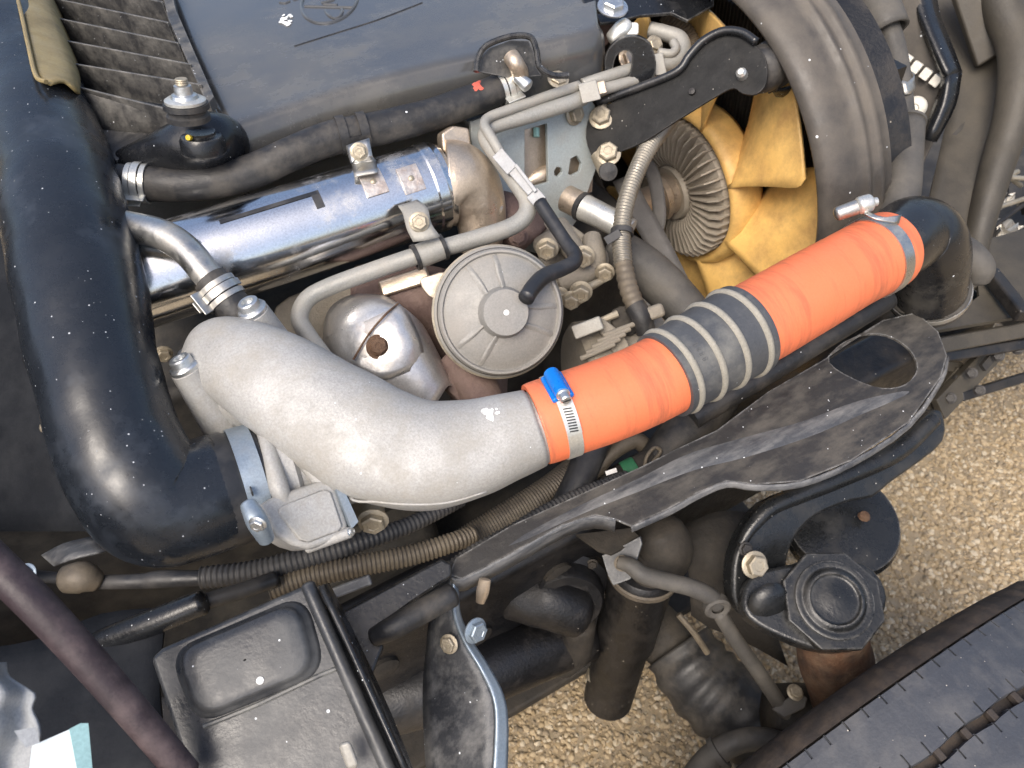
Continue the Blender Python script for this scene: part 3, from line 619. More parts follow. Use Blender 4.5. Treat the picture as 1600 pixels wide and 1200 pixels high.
# exhaust manifold behind it
t = thing('exhaust_manifold', 'dark reddish rusty exhaust manifold behind the diaphragm valve', 'manifold', P(700, 480, .85))
ptube([(560, 470, .84, 55), (640, 470, .84, 58), (700, 490, .85, 58), (740, 570, .84, 48), (750, 640, .82, 44)], n=28, lump=.1).build('runner', 'manifold', t, smooth=180)
ptube([(740, 350, .88, 45), (790, 340, .885, 40), (830, 380, .89, 38)], n=24, lump=.1).build('runner', 'manifold', t, smooth=180)
psheet([(700, 560), (722, 575), (760, 640), (740, 650), (700, 610)], P(730, 610, .765), L + U, .02).build('flange', 'manifold', t, bevel=.002)
hexbolt(P(757, 618, .765), V(757, 618), R(13, .76)).build('bolt', 'rusty', t)
hexbolt(P(810, 370, .845), V(810, 370), R(12, .84)).build('bolt', 'manifold', t)
box(MB(), P(632, 440, .80), cv(.95, .3, 0) * R(40, .8), cv(-.3, .95, 0) * R(13, .8), V(630, 440) * .008).build('steel_lug', 'tan_metal', t, bevel=.003)
psheet([(430, 480), (520, 440), (640, 420), (650, 470), (560, 530), (450, 545)], P(540, 480, .83), V(540, 480), .01, sub=3).build('heat_plate', 'cast_dusty', t, bevel=.003)

# ================================================================== heat shield
t = thing('heat_shield', 'dented silver heat shield with a rusty bolt in the middle', 'heat shield', P(600, 570, .74))
rows = [[(508, 560, .80), (506, 515, .79), (516, 482, .785), (548, 462, .785), (596, 462, .79), (618, 472, .80)],
        [(520, 580, .765), (522, 530, .745), (540, 492, .74), (578, 470, .745), (612, 472, .76), (640, 490, .78)],
        [(548, 610, .75), (550, 562, .725), (572, 516, .72), (606, 486, .725), (632, 484, .745), (660, 508, .77)],
        [(580, 640, .745), (588, 592, .722), (612, 540, .718), (640, 508, .728), (658, 516, .75), (680, 545, .775)],
        [(622, 650, .745), (632, 618, .728), (652, 585, .725), (668, 560, .735), (684, 562, .755), (700, 585, .78)],
        [(660, 670, .75), (668, 650, .735), (685, 625, .735), (698, 605, .745), (708, 605, .765), (722, 630, .785)]]
pgrid(rows, sub=4).build('shell', 'shield', t, smooth=180, solid=.0015)
pgrid([[(508, 528, .765), (520, 520, .752), (545, 528, .735), (552, 552, .7225), (548, 566, .7215)], [(553, 510, .728), (572, 520, .719), (590, 535, .716), (598, 560, .715), (592, 592, .7165)], [(600, 488, .7215), (616, 500, .717), (630, 520, .717), (640, 545, .718), (640, 580, .7225)], [(621, 472, .735), (634, 486, .733), (648, 510, .732), (658, 535, .731), (664, 560, .734)]], sub=3).build('lapped_plate', 'shield', t, smooth=180, solid=.0012)
ptube([(552, 562, .7165, 1.8), (575, 524, .7135, 1.8), (600, 494, .714, 1.8), (622, 474, .73, 1.8)], n=8).build('lap_edge', 'rusty', t)
lathe(MB(), P(592, 542, .7155), V(592, 542), [(0, -.001), (.012, -.001), (.0115, .0006), (0, .0012)], 24).build('rust_stain', 'rusty', t)
hexbolt(P(592, 541, .714), V(592, 541), R(13, .712), washer=.9).build('bolt', 'rusty', t)

# ================================================================== alloy elbow
t = thing('alloy_elbow', 'pale cast alloy intake elbow leading into the orange hose', 'intake elbow', P(580, 700, .66))
EL = [(312, 553, .668, 34, 1), (330, 556, .662, 55, .95), (360, 563, .655, 68, .9), (400, 580, .648, 76, .85), (450, 610, .642, 84, .82), (515, 652, .638, 91, .8), (590, 694, .636, 92, .8), (665, 711, .637, 86, .85), (735, 701, .640, 77, .9), (790, 684, .643, 68, .97), (835, 669, .646, 61, 1)]
path = [tuple(P(a, b, d)) + (R(r, d), f) for a, b, d, r, f in EL]
tube(MB(), path, n=72, sub=8, ref=cv(0, .25, 1), lump=.025, sq=2.4).build('elbow_body', 'cast', t, smooth=180)
ELB = bpy.data.objects['elbow_body']
tube(MB(), px_path([(826, 674, .645, 58), (866, 655, .65, 57)]), n=40, sub=2).build('spigot', 'cast', t)
for nm, a, b, ra, rb in (('boss', (291, 577, .628, 25), (352, 668, .662, 33), 1, 1), ('boss', (396, 487, .655, 24), (440, 555, .69, 30), 1, 1), ('boss', (288, 545, .668, 13), (318, 585, .68, 16), 1, 1)):
    pa, pb = P(*a[:3]), P(*b[:3]); ax = (pa - pb).normalized()
    bo = tube(MB(), [tuple(pb) + (R(b[3], b[2]),), tuple(pa) + (R(a[3], a[2]),)], n=28, sub=3, round_caps=False).build(nm, 'cast', t, bevel=.001)
    if a[3] > 15:
        hb_ = MB(); r = R(a[3], a[2])
        lathe(hb_, pa, ax, [(0, .0), (r * .95, 0), (r * .98, .003), (r * .9, .0045), (r * .72, .005), (r * .68, .0105), (r * .6, .0115), (r * .42, .0115), (r * .38, .008), (0, .008)], 32)
        hb_.build('bolt', 'bolt_bright', bo)
psheet([(318, 660), (345, 640), (400, 650), (425, 672), (400, 672), (352, 688), (328, 684)], P(360, 668, .652), L + U * .5, .02, sub=2).build('flange', 'cast', t, bevel=.003)
grid([[P(*q) for q in ((300, 590, .645), (335, 600, .635), (380, 622, .632))], [P(*q) for q in ((318, 625, .648), (352, 640, .64), (398, 655, .64))], [P(*q) for q in ((335, 662, .655), (375, 665, .65), (420, 672, .655))]], sub=4).build('web', 'cast', t, smooth=180, solid=.006)
random.seed(9); mb = MB()
for k in range(22):
    x, y = 762 + random.gauss(0, 6), 645 + random.gauss(0, 4.5)
    r = random.uniform(.001, .0026); pth, nn = hit(ELB, x, y, -.0002 + k * .00001); splat(mb, pth, nn, r)
mb.build('paint_splash', 'white_paint', t, kind='stuff')
tube(MB(), [tuple(hit(ELB, x, y)[0]) + (.0012,) for x, y in ((478, 738), (510, 764), (545, 777), (590, 784), (640, 788), (700, 785), (760, 768))], n=8, sub=5).build('casting_seam', 'cast', t, smooth=180)

# ================================================================== throttle body
t = thing('throttle_body', 'cast alloy throttle body between the duct clamp and the elbow', 'throttle body', P(470, 770, .66))
TO = CA + CAX * .05
tr = CR
lathe(MB(), TO, CAX, [(0, 0), (tr * .9, 0), (tr * .98, .003), (tr * 1.0, .016), (tr * .9, .02), (tr * .86, .045), (tr * .95, .05), (tr * .95, .07), (0, .07)], 48).build('barrel', 'cast', t, smooth=40)
hn = (V(480, 790) + CAX * .25).normalized()
psheet([(404, 792), (424, 778), (500, 750), (522, 752), (546, 822), (540, 838), (484, 860), (456, 852), (432, 838)], P(480, 805, .60), hn, .05).build('motor_housing', 'cast', t, bevel=.006, seg=3)
psheet([(434, 800), (440, 790), (508, 764), (518, 768), (536, 822), (530, 830), (482, 848), (468, 844)], P(480, 805, .5975), hn, .004).build('housing_lid', 'cast', t, bevel=.002)
ptube([(404, 640, .645, 11), (416, 690, .618, 12), (426, 725, .606, 13), (436, 762, .60, 15), (446, 790, .60, 12)], n=16).build('rib', 'cast', t, smooth=180)
ptube([(430, 645, .66, 9), (465, 705, .62, 11), (500, 752, .618, 13), (515, 790, .63, 12)], n=16).build('rib', 'cast', t, smooth=180)
ptube([(480, 856, .606, 9), (546, 832, .612, 9)], n=14, sub=2, round_caps=True).build('screw_post', 'cast', t)
hexbolt(P(548, 831, .61), cv(.8, .3, .5), R(6, .61)).build('screw', 'bolt_bright', t)
lathe(MB(), P(392, 768, .59), CAX, [(0, 0), (.004, 0), (.004, .001), (0, .001)], 8).build('dot', 'rubber', t)
psheet([(520, 752), (530, 748), (560, 815), (550, 826)], P(540, 790, .612), hn, .04).build('gasket', 'zinc_blue', t)
t = thing('sensor_stub', 'dusty round sensor stub under the alloy elbow', 'sensor', P(580, 800, .68))
ptube([(565, 765, .70, 22), (575, 790, .69, 24), (582, 815, .68, 22)], n=20, sub=3, round_caps=True).build('body', 'bolt', t)
hexbolt(P(583, 812, .665), cv(.1, -.6, .8), R(19, .67)).build('nut', 'bolt', t)

# ================================================================== orange hoses and coupler
HP = [(800, 676, .644), (900, 642, .652), (960, 622, .660), (1030, 592, .672), (1100, 548, .688), (1180, 506, .706), (1260, 460, .728), (1330, 420, .752), (1380, 394, .770), (1425, 373, .788), (1470, 350, .806)]
HX = [p[0] for p in HP]
def hp(x):
    return tuple(np.interp(x, HX, [p[k] for p in HP]) for k in (1, 2))
def hpt(x): y, d = hp(x); return P(x, y, d)
def hax(x): return (hpt(x + 8) - hpt(x - 8)).normalized()
def hose_piece(label, rings):
    t = thing('orange_hose', label, 'hose', hpt((rings[0][0] + rings[-1][0]) / 2), 'orange silicone hoses')
    tube(MB(), [tuple(hpt(x)) + (R(r, hp(x)[1]),) for x, r in rings], n=56, sub=6, caps=False).build('hose', 'orange', t, smooth=180, solid=.0035)
    return t
t1 = hose_piece('orange rubber hose between the alloy elbow and ribbed coupler', [(838, 62), (848, 63), (880, 63), (940, 63), (1000, 62), (1050, 62), (1075, 62)])
lathe(MB(), hpt(838), hax(838), [(R(57, .647), -.0006), (R(65, .647), -.0006), (R(65.5, .647), .0006), (R(57, .647), .0006)], 64).build('cut_end', 'orange', t1)
# faint wrapped ridges of the hose cloth
for x in list(range(925, 1010, 14)):
    lathe(MB(), hpt(x), hax(x), [(R(64.6, hp(x)[1]), -.0012), (R(65.3, hp(x)[1]), 0), (R(64.6, hp(x)[1]), .0012)], 56).build('wrap_ridge', 'orange', t1, smooth=180)
t2 = hose_piece('orange rubber hose between the ribbed coupler and black elbow pipe', [(1145, 64), (1190, 64), (1230, 63), (1270, 62), (1310, 60), (1340, 59.5), (1365, 59.5), (1382, 59), (1387, 57)])
for x in list(range(1190, 1345, 15)):
    r = np.interp(x, [1190, 1230, 1270, 1310, 1350, 1390], [64, 63, 62, 60, 58, 56.5])
    lathe(MB(), hpt(x), hax(x), [(R(r + 2.1, hp(x)[1]), -.0016), (R(r + 3.2, hp(x)[1]), 0), (R(r + 2.1, hp(x)[1]), .0016)], 56).build('wrap_ridge', 'orange', t2, smooth=180)
t = thing('hose_coupler', 'dusty black ribbed rubber coupler joining the two orange hoses', 'coupler', hpt(1105))
ca, cb = hpt(1036), hpt(1163); cax = (cb - ca).normalized(); cl = (cb - ca).length
r0 = R(69, .675); r1 = R(73, .70)
rr = lambda f: r0 + (r1 - r0) * f
lathe(MB(), ca, cax, [(rr(0) * .93, 0), (rr(0) * 1.02, .0), (rr(.03) * 1.03, .003), (rr(.06), .008)] + [(rr(f), cl * f) for f in (.15, .3, .45, .6, .75, .9)] + [(rr(.97) * 1.03, cl - .004), (rr(1) * 1.02, cl), (rr(1) * .93, cl)], 64).build('sleeve', 'coupler', t, smooth=50)
for f in (.10, .36, .63, .90):
    ring = []
    lathe(MB(), ca + cax * cl * f, cax, [(rr(f) - .001, -.0032), (rr(f) + .0018, -.0026), (rr(f) + .0028, 0), (rr(f) + .0018, .0026), (rr(f) - .001, .0032)], 64).build('rib', 'coupler_ring', t, smooth=180)
# moulded mark
vcp = V(1070, 530); 
for k, a in enumerate((16, 9, 2, -5)):
    x = (vcp - cax * vcp.dot(cax)).normalized(); y = cax.cross(x); sg = 1 if y.dot(UP) > 0 else -1
    for e in (-1, 1):
        aa = math.radians(a * sg); dd = x * math.cos(aa) + y * math.sin(aa)
        c = ca + cax * (cl * .225 + e * .0012) + dd * (rr(.22) + .0001)
        lathe(MB(), c, dd, [(.0008, -.0002), (.0009, .0002), (.0013, .0002), (.0014, -.0002)], 12).build('moulded_mark', 'coupler', t)

# ---- worm clamp with blue housing
t = thing('worm_clamp', 'steel worm clamp with blue plastic housing on the orange hose', 'clamp', hpt(872))
o = hpt(876); a = hax(876); rb = R(66, .65)
band(o, a, rb, .0125, .0012, 64).build('band', 'zinc', t, smooth=50)
v = V(860, 610) ; x = (v - a * v.dot(a)).normalized(); y = a.cross(x); sg = 1 if y.dot(UP) > 0 else -1
h0, h1 = -.0066, .0066
st = cyl_patch(o, a, rb + .0012, h0 * .96, h1 * .96, sg * 20, sg * -26, .0011, x, n=14).build('worm_strip', 'zinc', t, smooth=50)
for k in range(9):
    aa = math.radians(sg * (8 - k * 3.6)); d = x * math.cos(aa) + y * math.sin(aa); tt = d.cross(a)
    mb = MB(); bar(mb, o + d * (rb + .0024) - a * .0035 + tt * .0006, o + d * (rb + .0024) + a * .0035 - tt * .0006, tt, .0011, .0006); mb.build('worm_slot', 'rubber', st)
ang0, ang1 = math.radians(sg * 62), math.radians(sg * 24)
d0 = x * math.cos(ang0) + y * math.sin(ang0); d1 = x * math.cos(ang1) + y * math.sin(ang1)
pA, pB = o + d0 * (rb + .006), o + d1 * (rb + .007)
mb = MB(); tube(mb, [tuple(pA) + (.0066,), tuple(pB) + (.0066,)], n=20, sub=4); 
hsg = mb.build('blue_housing', 'blue', t, bevel=.001)
for s in (-1, 1):
    off = a * s * .0068 - (d0 + d1) * .0022
    tube(MB(), [tuple(pA + off) + (.0026,), tuple(pB + off) + (.0026,)], n=12, sub=3, round_caps=True).build('housing_rib', 'blue', hsg)
sax = (pB - pA).normalized()
sc_ = lathe(MB(), pB, sax, [(0, -.001), (.0058, -.001), (.0058, .0012), (.0048, .002), (.0045, .0075), (.0035, .0085), (.0012, .0085), (0, .0066)], 24).build('screw', 'bolt_bright', t, smooth=30)
bar(MB(), pB + sax * .0086 - a * .0035, pB + sax * .0086 + a * .0035, a.cross(sax), .001, .0008).build('slot', 'rubber', sc_)

# ---- T bolt clamp at the far end
t = thing('bolt_clamp', 'dusty steel band clamp with a long bolt on the orange hose end', 'clamp', hpt(1392))
o = hpt(1364); a = hax(1364); rb = R(62.3, hp(1364)[1])
band(o, a, rb, .0135, .0014, 64).build('band', 'steel', t, smooth=50)
grid([[P(*q) for q in ((1344, 331, .742), (1368, 343, .732), (1404, 350, .733))], [P(*q) for q in ((1351, 327, .742), (1376, 339, .732), (1408, 336, .735))]], sub=4).build('tongue', 'steel', t, solid=.0015)
ptube([(1309, 334, .745, 11), (1346, 321, .742, 12)], n=18, sub=2, round_caps=True).build('trunnion', 'steel', t, smooth=60)
ptube([(1344, 321, .740, 14), (1358, 317, .740, 14)], n=18, sub=2, round_caps=True).build('nut', 'zinc', t, smooth=60)
ptube([(1356, 317, .740, 7), (1370, 315, .740, 7)], n=14, sub=2).build('bolt_end', 'zinc', t)

# ================================================================== black elbow pipe on the right
t = thing('elbow_pipe', 'glossy black plastic elbow pipe turning down beyond the orange hose', 'pipe', P(1465, 450, .85))
tube(MB(), [tuple(hpt(1350)) + (R(55, .765),), tuple(hpt(1392)) + (R(55.5, .78),)] + px_path([(1424, 366, .80, 58), (1446, 374, .812, 58), (1455, 400, .835, 56), (1454, 432, .86, 54), (1450, 462, .885, 54)]), n=44, sub=6, lump=.02).build('elbow', 'elbow_black', t, smooth=180)
lo = P(1451, 455, .885); lax = (P(1456, 470, .905) - P(1462, 432, .865)).normalized()
lathe(MB(), lo, lax, [(R(53, .885), -.012), (R(58, .885), -.008), (R(58, .885), .012), (R(54, .885), .016), (0, .016)], 48).build('lower_cuff', 'hose_dusty', t, smooth=50)
t = thing('hose_clamp', 'dusty band clamp with blue screw below the black elbow pipe', 'clamp', lo)
band(lo + lax * .001, lax, R(58.3, .885), .006, .0014, 60).build('band', 'steel', t, smooth=50)
ptube([(1498, 412, .87, 8), (1508, 424, .872, 8)], n=12, sub=2, round_caps=True).build('screw_housing', 'blue', t)
ptube([(1500, 430, .875, 4), (1515, 445, .88, 4), (1514, 470, .89, 4), (1506, 480, .895, 4)], n=8).build('band_tail', 'steel', t)
ptube([(1500, 385, .88, 20), (1516, 400, .87, 23), (1530, 420, .87, 23), (1528, 436, .875, 18)], n=20, sub=4, round_caps=True).build('rubber_buffer', 'hose_dusty', None, smooth=180, label='dusty grey rubber buffer beside the black elbow pipe', category='buffer')

# ================================================================== blue grey front plate and bracket
t = thing('engine_plate', 'flat blue grey steel plate with cut-outs beside the gold bolts', 'plate', P(840, 280, .9))
pn = (L * .9 + U * .35).normalized(); po = P(840, 270, .90)
psheet([(735, 190), (800, 168), (905, 130), (930, 165), (940, 240), (922, 290), (905, 340), (860, 400), (790, 385), (745, 335)], po, pn, .006,
       holes=[[(820, 203), (855, 193), (857, 285), (820, 295)], [(866, 268), (870, 261), (877, 262), (879, 269), (873, 276), (867, 274)], [(888, 272), (892, 248), (902, 243), (909, 256), (906, 268), (894, 274)]]).build('plate', 'plate_blue', t, bevel=.0008)
psheet([(800, 180), (870, 170), (930, 230), (925, 300), (800, 320)], po - pn * .016, pn, .01).build('backing', 'tan_metal', t)
ptube([(826, 285, .925, 14), (842, 276, .925, 16), (856, 270, .925, 14)], n=14, round_caps=True).build('rod', 'tan_metal', t, smooth=180)
for x, y, s in ((896, 178, 14), (860, 372, 12)):
    q = pl(x, y, po, pn); hexbolt(q, pn + F * .35, R(s, .88), head=.7).build('bolt', 'bolt', t)
ptube([(838, 200, .893, 5), (838, 214, .894, 5)], n=8, sub=2).build('paint_mark', mat('mint_paint', (.35, .6, .55), .6), t)
t = thing('water_outlet', 'short bright plated pipe stub pointing at the corrugated conduit', 'pipe', P(920, 330, .89))
ptube([(885, 310, .90, 21), (905, 320, .892, 21), (912, 324, .89, 21)], n=24, sub=2).build('socket', 'tan_metal', t)
ptube([(908, 322, .889, 23), (914, 325, .886, 23)], n=24, sub=2).build('o_ring', 'rubber', t)
ptube([(912, 324, .886, 21), (945, 340, .876, 20), (985, 362, .868, 20)], n=24).build('pipe', 'zinc', t, smooth=60)

t = thing('support_bracket', 'long black stamped bracket reaching from the engine to the fan shroud', 'bracket', P(1050, 150, .93))
bo = P(930, 200, .895); bn = (P(1190, 110, .815) - bo).cross(P(960, 250, .885) - bo).normalized()
if bn.dot(W) > 0: bn = -bn
out = [(915, 215), (922, 180), (945, 165), (1000, 140), (1058, 117), (1078, 92), (1100, 68), (1130, 53), (1158, 56), (1182, 72), (1197, 92), (1198, 128), (1182, 147), (1160, 146), (1146, 138), (1120, 150), (1060, 187), (1005, 222), (960, 240), (930, 250)]
psheet(smooth_loop(out, 3), bo, bn, .004).build('web', 'satin_black', t, bevel=.001)
tube(MB(), [tuple(pl(x, y, bo, bn) + bn * .004) + (.0045,) for x, y in ((935, 162), (1000, 138), (1058, 114), (1078, 89), (1100, 66), (1130, 51), (1160, 53), (1183, 68))], n=12, sub=6, flat=1.).build('rolled_edge', 'gloss_black', t, smooth=180)
for x, y, s in ((940, 184, 15), (951, 241, 15)):
    hexbolt(pl(x, y, bo, bn), bn + F * .3, R(s, .9), head=.75).build('bolt', 'bolt', t)
ptube([(938, 166, .895, 8), (946, 160, .89, 8)], n=10, sub=2).build('spacer', 'bolt', t)
lathe(MB(), pl(1082, 144, bo, bn), bn, [(0, 0), (.004, 0), (.0035, .004), (0, .005)], 12).build('stud', 'frame_black', t)
lathe(MB(), pl(1160, 118, bo, bn), bn, [(0, 0), (.006, 0), (.0055, .009), (.003, .012), (0, .012)], 12).build('stud', 'zinc', t)
t = thing('lifting_eye', 'black steel lifting eye plate with an oval hole', 'lifting eye', P(975, 120, .89))
en = (L * .7 + U * .2 - F * .45).normalized(); eo = P(975, 110, .875)
psheet(smooth_loop([(945, 110), (948, 82), (966, 62), (992, 56), (1014, 66), (1024, 90), (1023, 118), (1000, 140), (975, 152), (953, 160)], 3), eo, en, .009, holes=[smooth_loop([(958, 108), (963, 88), (975, 79), (986, 84), (987, 100), (982, 120), (970, 131), (960, 126)], 3)]).build('eye_plate', 'gloss_black', t, bevel=.0015)
t = thing('bracket_bush', 'round black rubber bush between the stamped bracket and shroud', 'bush', P(1200, 110, .94))
a, b = P(1180, 114, .83), P(1226, 92, .87); ax = b - a; ll = ax.length; r = R(30, .93)
lathe(MB(), a, ax, [(0, 0), (r * .7, 0), (r, .006), (r * 1.1, ll * .3), (r * .75, ll * .38), (r * .75, ll * .46), (r * 1.15, ll * .55), (r * 1.1, ll * .85), (0, ll * .95)], 32).build('bush', 'rubber', t, smooth=50)
psheet([(1195, 70), (1208, 62), (1222, 100), (1215, 140), (1200, 148)], P(1208, 100, .845), V(1208, 100), .006).build('washer', 'gloss_black', t, bevel=.002)
pgrid([[(1180, 15, .89), (1200, 60, .88), (1222, 100, .87), (1250, 135, .88)], [(1190, 10, .91), (1222, 55, .90), (1246, 95, .89), (1262, 128, .90)]], sub=3).build('shroud_bracket', 'gloss_black', t, solid=.003)
pgrid([[(1205, 140, .855), (1225, 138, .865), (1252, 128, .88)], [(1212, 150, .88), (1235, 152, .89), (1258, 168, .90)]], sub=3).build('shroud_bracket', 'gloss_black', t, solid=.003)

# ---- black steel sheet with fixings at the top
t = thing('top_bracket', 'black speckled sheet bracket with pale bolts behind the lifting eye', 'bracket', P(1000, 20, .92))
psheet([(905, -40), (1110, -40), (1116, 8), (1075, 32), (1050, 20), (1000, 24), (960, 34), (938, 36), (930, 22), (955, 18), (912, 10)], P(1000, 20, .90), U + L * .3, .004).build('sheet', 'gloss_black', t, bevel=.001)
psheet([(918, 28), (950, 26), (962, 45), (950, 70), (915, 88), (910, 60)], P(935, 55, .915), L + U * .3, .01).build('web', 'manifold', t, bevel=.002)
hexbolt(P(957, 12, .875), U + L * .3, R(17, .88), washer=1.1).build('bolt', 'bolt_bright', t)
ptube([(958, 62, .89, 14), (972, 48, .885, 16), (980, 40, .884, 14)], n=16, sub=3, round_caps=True).build('sensor_plug', 'zinc', t, smooth=60)
box(MB(), P(982, 45, .882), RT * R(16, .88), UP * R(10, .88), V(982, 45) * .006).build('sensor_plug', 'foam', t, bevel=.003)
hexbolt(P(1022, 70, .90), L + U, R(11, .9)).build('bolt', 'bolt', t)
hexbolt(P(985, 92, .905), L + U, R(16, .9)).build('bolt', 'tan_metal', t)
ptube([(1040, 20, .96, 14), (1075, 55, .965, 13), (1085, 95, .97, 13), (1070, 125, .975, 12)], n=14, pitch=.004, amp=.06).build('conduit', 'conduit', None, smooth=180, label='short brown corrugated conduit behind the pipe loop', category='conduit')

# ================================================================== pump and alternator clutter
t = thing('water_pump', 'dusty tan cast pump housing with socket bolts under the plated pipe', 'pump', P(900, 400, .9))
psheet(smooth_loop([(845, 350), (880, 345), (925, 375), (950, 395), (945, 430), (900, 455), (862, 440), (840, 400)], 3), P(895, 400, .875), V(895, 400), .06).build('housing', 'cast_dusty', t, bevel=.006)
for q in ([(872, 352, .86, 16), (892, 385, .85, 18), (912, 408, .85, 16)], [(845, 385, .86, 16), (862, 378, .85, 18), (880, 372, .85, 15)], [(925, 372, .86, 15), (930, 400, .85, 18), (932, 432, .855, 13)], [(880, 440, .85, 16), (905, 432, .845, 17), (925, 425, .85, 14)]):
    ptube(q, n=16, sub=4, round_caps=True, lump=.1).build('rib', 'cast_dusty', t, smooth=180)
for x, y, d, s in ((855, 388, .835, 14), (912, 400, .83, 14), (945, 425, .84, 12), (893, 468, .83, 12), (908, 455, .83, 14), (875, 462, .84, 12)):
    hexbolt(P(x, y, d), cv(-.1, -.5, .8), R(s, d), socket=True, head=1.1).build('bolt', 'bolt', t)
ptube([(905, 455, .832, 9), (925, 446, .835, 7), (945, 436, .84, 5)], n=12).build('pipe_stub', 'bolt', t)
ptube([(935, 240, .90, 13), (950, 272, .895, 14)], n=14, sub=2).build('stud', 'bolt', t)
lathe(MB(), P(950, 268, .89), cv(0, -.3, 1), [(0, 0), (R(15, .89), 0), (R(14, .89), .005), (0, .006)], 20).build('cap', 'rubber', t)
t = thing('alternator', 'dusty brown alternator casing with slotted vents behind the orange hose', 'alternator', P(950, 540, .85))
ao, aax = P(985, 560, .82), (F * .8 + L * .2 - U * .1).normalized()
lathe(MB(), P(900, 590, .86), aax, [(0, 0), (.055, 0), (.062, .006), (.062, .05), (.064, .055), (.064, .095), (.05, .1), (0, .1)], 40).build('casing', 'cast_dusty', t, smooth=40)
for k in range(5):
    x = 912 + k * 13; y = 540 - k * 4
    ptube([(x - 14, y + 6, .802, 4), (x + 6, y - 3, .80, 4), (x + 24, y - 12, .80, 4)], n=10, sub=2, round_caps=True).build('vent_fin', 'cast_dusty', t) if False else ptube([(908 + k * 9, 556 - k * 9 + 4, .80, 4.2), (960 + k * 8, 538 - k * 8, .795, 4.2)], n=10, sub=2, round_caps=True).build('vent_fin', 'cast_dusty', t)
box(MB(), P(918, 512, .80), cv(.93, .35, 0) * R(24, .8), cv(-.35, .93, 0) * R(11, .8), V(918, 512) * .01).build('connector', 'pipe_grey', t, bevel=.002)
psheet(smooth_loop([(925, 502), (942, 498), (970, 520), (985, 545), (965, 560), (945, 530)], 2), P(955, 525, .805), V(955, 525), .012).build('bracket', 'cast_dusty', t, bevel=.002)
ptube([(930, 505, .81, 5), (965, 490, .81, 6)], n=10, sub=2).build('rod', 'bolt', t)
psheet(smooth_loop([(955, 485), (985, 478), (1000, 500), (990, 525), (960, 520)], 2), P(978, 500, .815), V(978, 500), .03).build('rear_cover', 'under_dirt', t, bevel=.003)
box(MB(), P(1022, 488, .80), cv(.9, .3, .2) * R(16, .8), cv(-.3, .9, 0) * R(11, .8), V(1020, 490) * .012).build('plug', 'cast_dusty', t, bevel=.004)
ptube([(960, 390, .90, 34), (1000, 415, .885, 35), (1040, 450, .875, 35), (1085, 500, .87, 34)], n=28).build('lower_hose', 'hose_dusty', None, smooth=180, label='thick dusty grey coolant hose running behind the corrugated conduit', category='hose')

# belts
t = thing('fan_belt', 'wide dark drive belt slanting down beside the fan', 'belt', P(1000, 380, .93))
pgrid([[(958, 285, .955), (975, 322, .945), (1010, 385, .93), (1052, 465, .915)], [(988, 272, .95), (1010, 315, .94), (1045, 375, .925), (1085, 455, .91)]], sub=4).build('front_run', 'belt', t, solid=.005)
pgrid([[(985, 255, .975), (1005, 265, .97), (1016, 300, .965), (1020, 350, .96), (1010, 375, .96)], [(1005, 240, .97), (1025, 258, .965), (1038, 298, .96), (1040, 350, .955), (1025, 380, .955)]], sub=4).build('back_run', 'belt', t, solid=.005)

# corrugated conduit in front of it
t = thing('corrugated_conduit', 'silver grey corrugated conduit arching down to the ribbed coupler', 'conduit', P(980, 340, .85))
ptube([(1052, 180, .925, 12), (1032, 205, .90, 13), (1008, 240, .875, 13), (988, 285, .855, 13), (975, 330, .84, 13), (971, 375, .828, 14), (974, 415, .818, 14)], n=16, pitch=.0042, amp=.09).build('upper_run', 'conduit_silver', t, smooth=180)
ptube([(974, 412, .818, 14), (982, 450, .81, 15), (996, 485, .80, 15)], n=16, pitch=.008, amp=.05).build('lower_run', 'conduit', t, smooth=180)
ptube([(992, 478, .80, 17), (1002, 496, .797, 17), (1010, 520, .80, 15)], n=16, sub=3).build('tail', 'rubber', t)
a, b = P(972, 362, .83), P(971, 382, .826)
lathe(MB(), a, b - a, [(R(15, .83), -.002), (R(18, .83), -.002), (R(18, .83), .004), (R(15, .83), .004), (R(15, .83), -.002)], 24).build('cable_tie', 'rubber_clean', t)
box(MB(), P(958, 370, .822), cv(.8, .5, 0) * R(14, .82), cv(-.5, .8, 0) * R(7, .82), V(958, 370) * .004).build('tie_head', 'rubber_clean', t, bevel=.001)

# ================================================================== fan
KF = 1.08; FC = P(1052, 300, KF)
t = thing('cooling_fan', 'amber plastic engine fan with a finned viscous clutch', 'fan', FC)
# axis frame
FY, FZ = L, U
def fp(x, r, a): return FC + F * (x * KF) + (FY * math.cos(a) + FZ * math.sin(a)) * (r * KF)
def kl(prof): return [(r * KF, h * KF) for r, h in prof]
lathe(MB(), FC, F, kl([(0, -.075), (.020, -.075), (.020, -.03), (.030, -.028), (.030, -.02), (.026, -.016), (.026, -.004), (0, 0)]), 32).build('shaft', 'tan_metal', t, smooth=40)
cl_ = lathe(MB(), FC, F, kl([(.022, -.006), (.034, -.008), (.036, .0), (.052, .004), (.086, .012), (.088, .02), (.086, .034), (0, .034)]), 64).build('viscous_clutch', 'clutch', t, smooth=40)
for k in range(46):
    a = 2 * math.pi * k / 46; mb = MB()
    y = (FY * -math.sin(a) + FZ * math.cos(a)) * .0011
    ps = [fp(-.003, .037, a), fp(-.008, .05, a), fp(-.007, .08, a), fp(.002, .090, a), fp(.022, .090, a), fp(.006, .04, a)]
    slab(mb, [[p - y for p in ps]], y * 2); mb.build('clutch_fin', 'clutch', cl_, smooth=0)
lathe(MB(), FC, F, kl([(.091, .018), (.097, .012), (.103, .014), (.107, .024), (.106, .05), (.10, .06), (.088, .05), (.088, .03), (.091, .018)]), 64).build('hub_ring', 'amber', t, smooth=180)
NB = 8
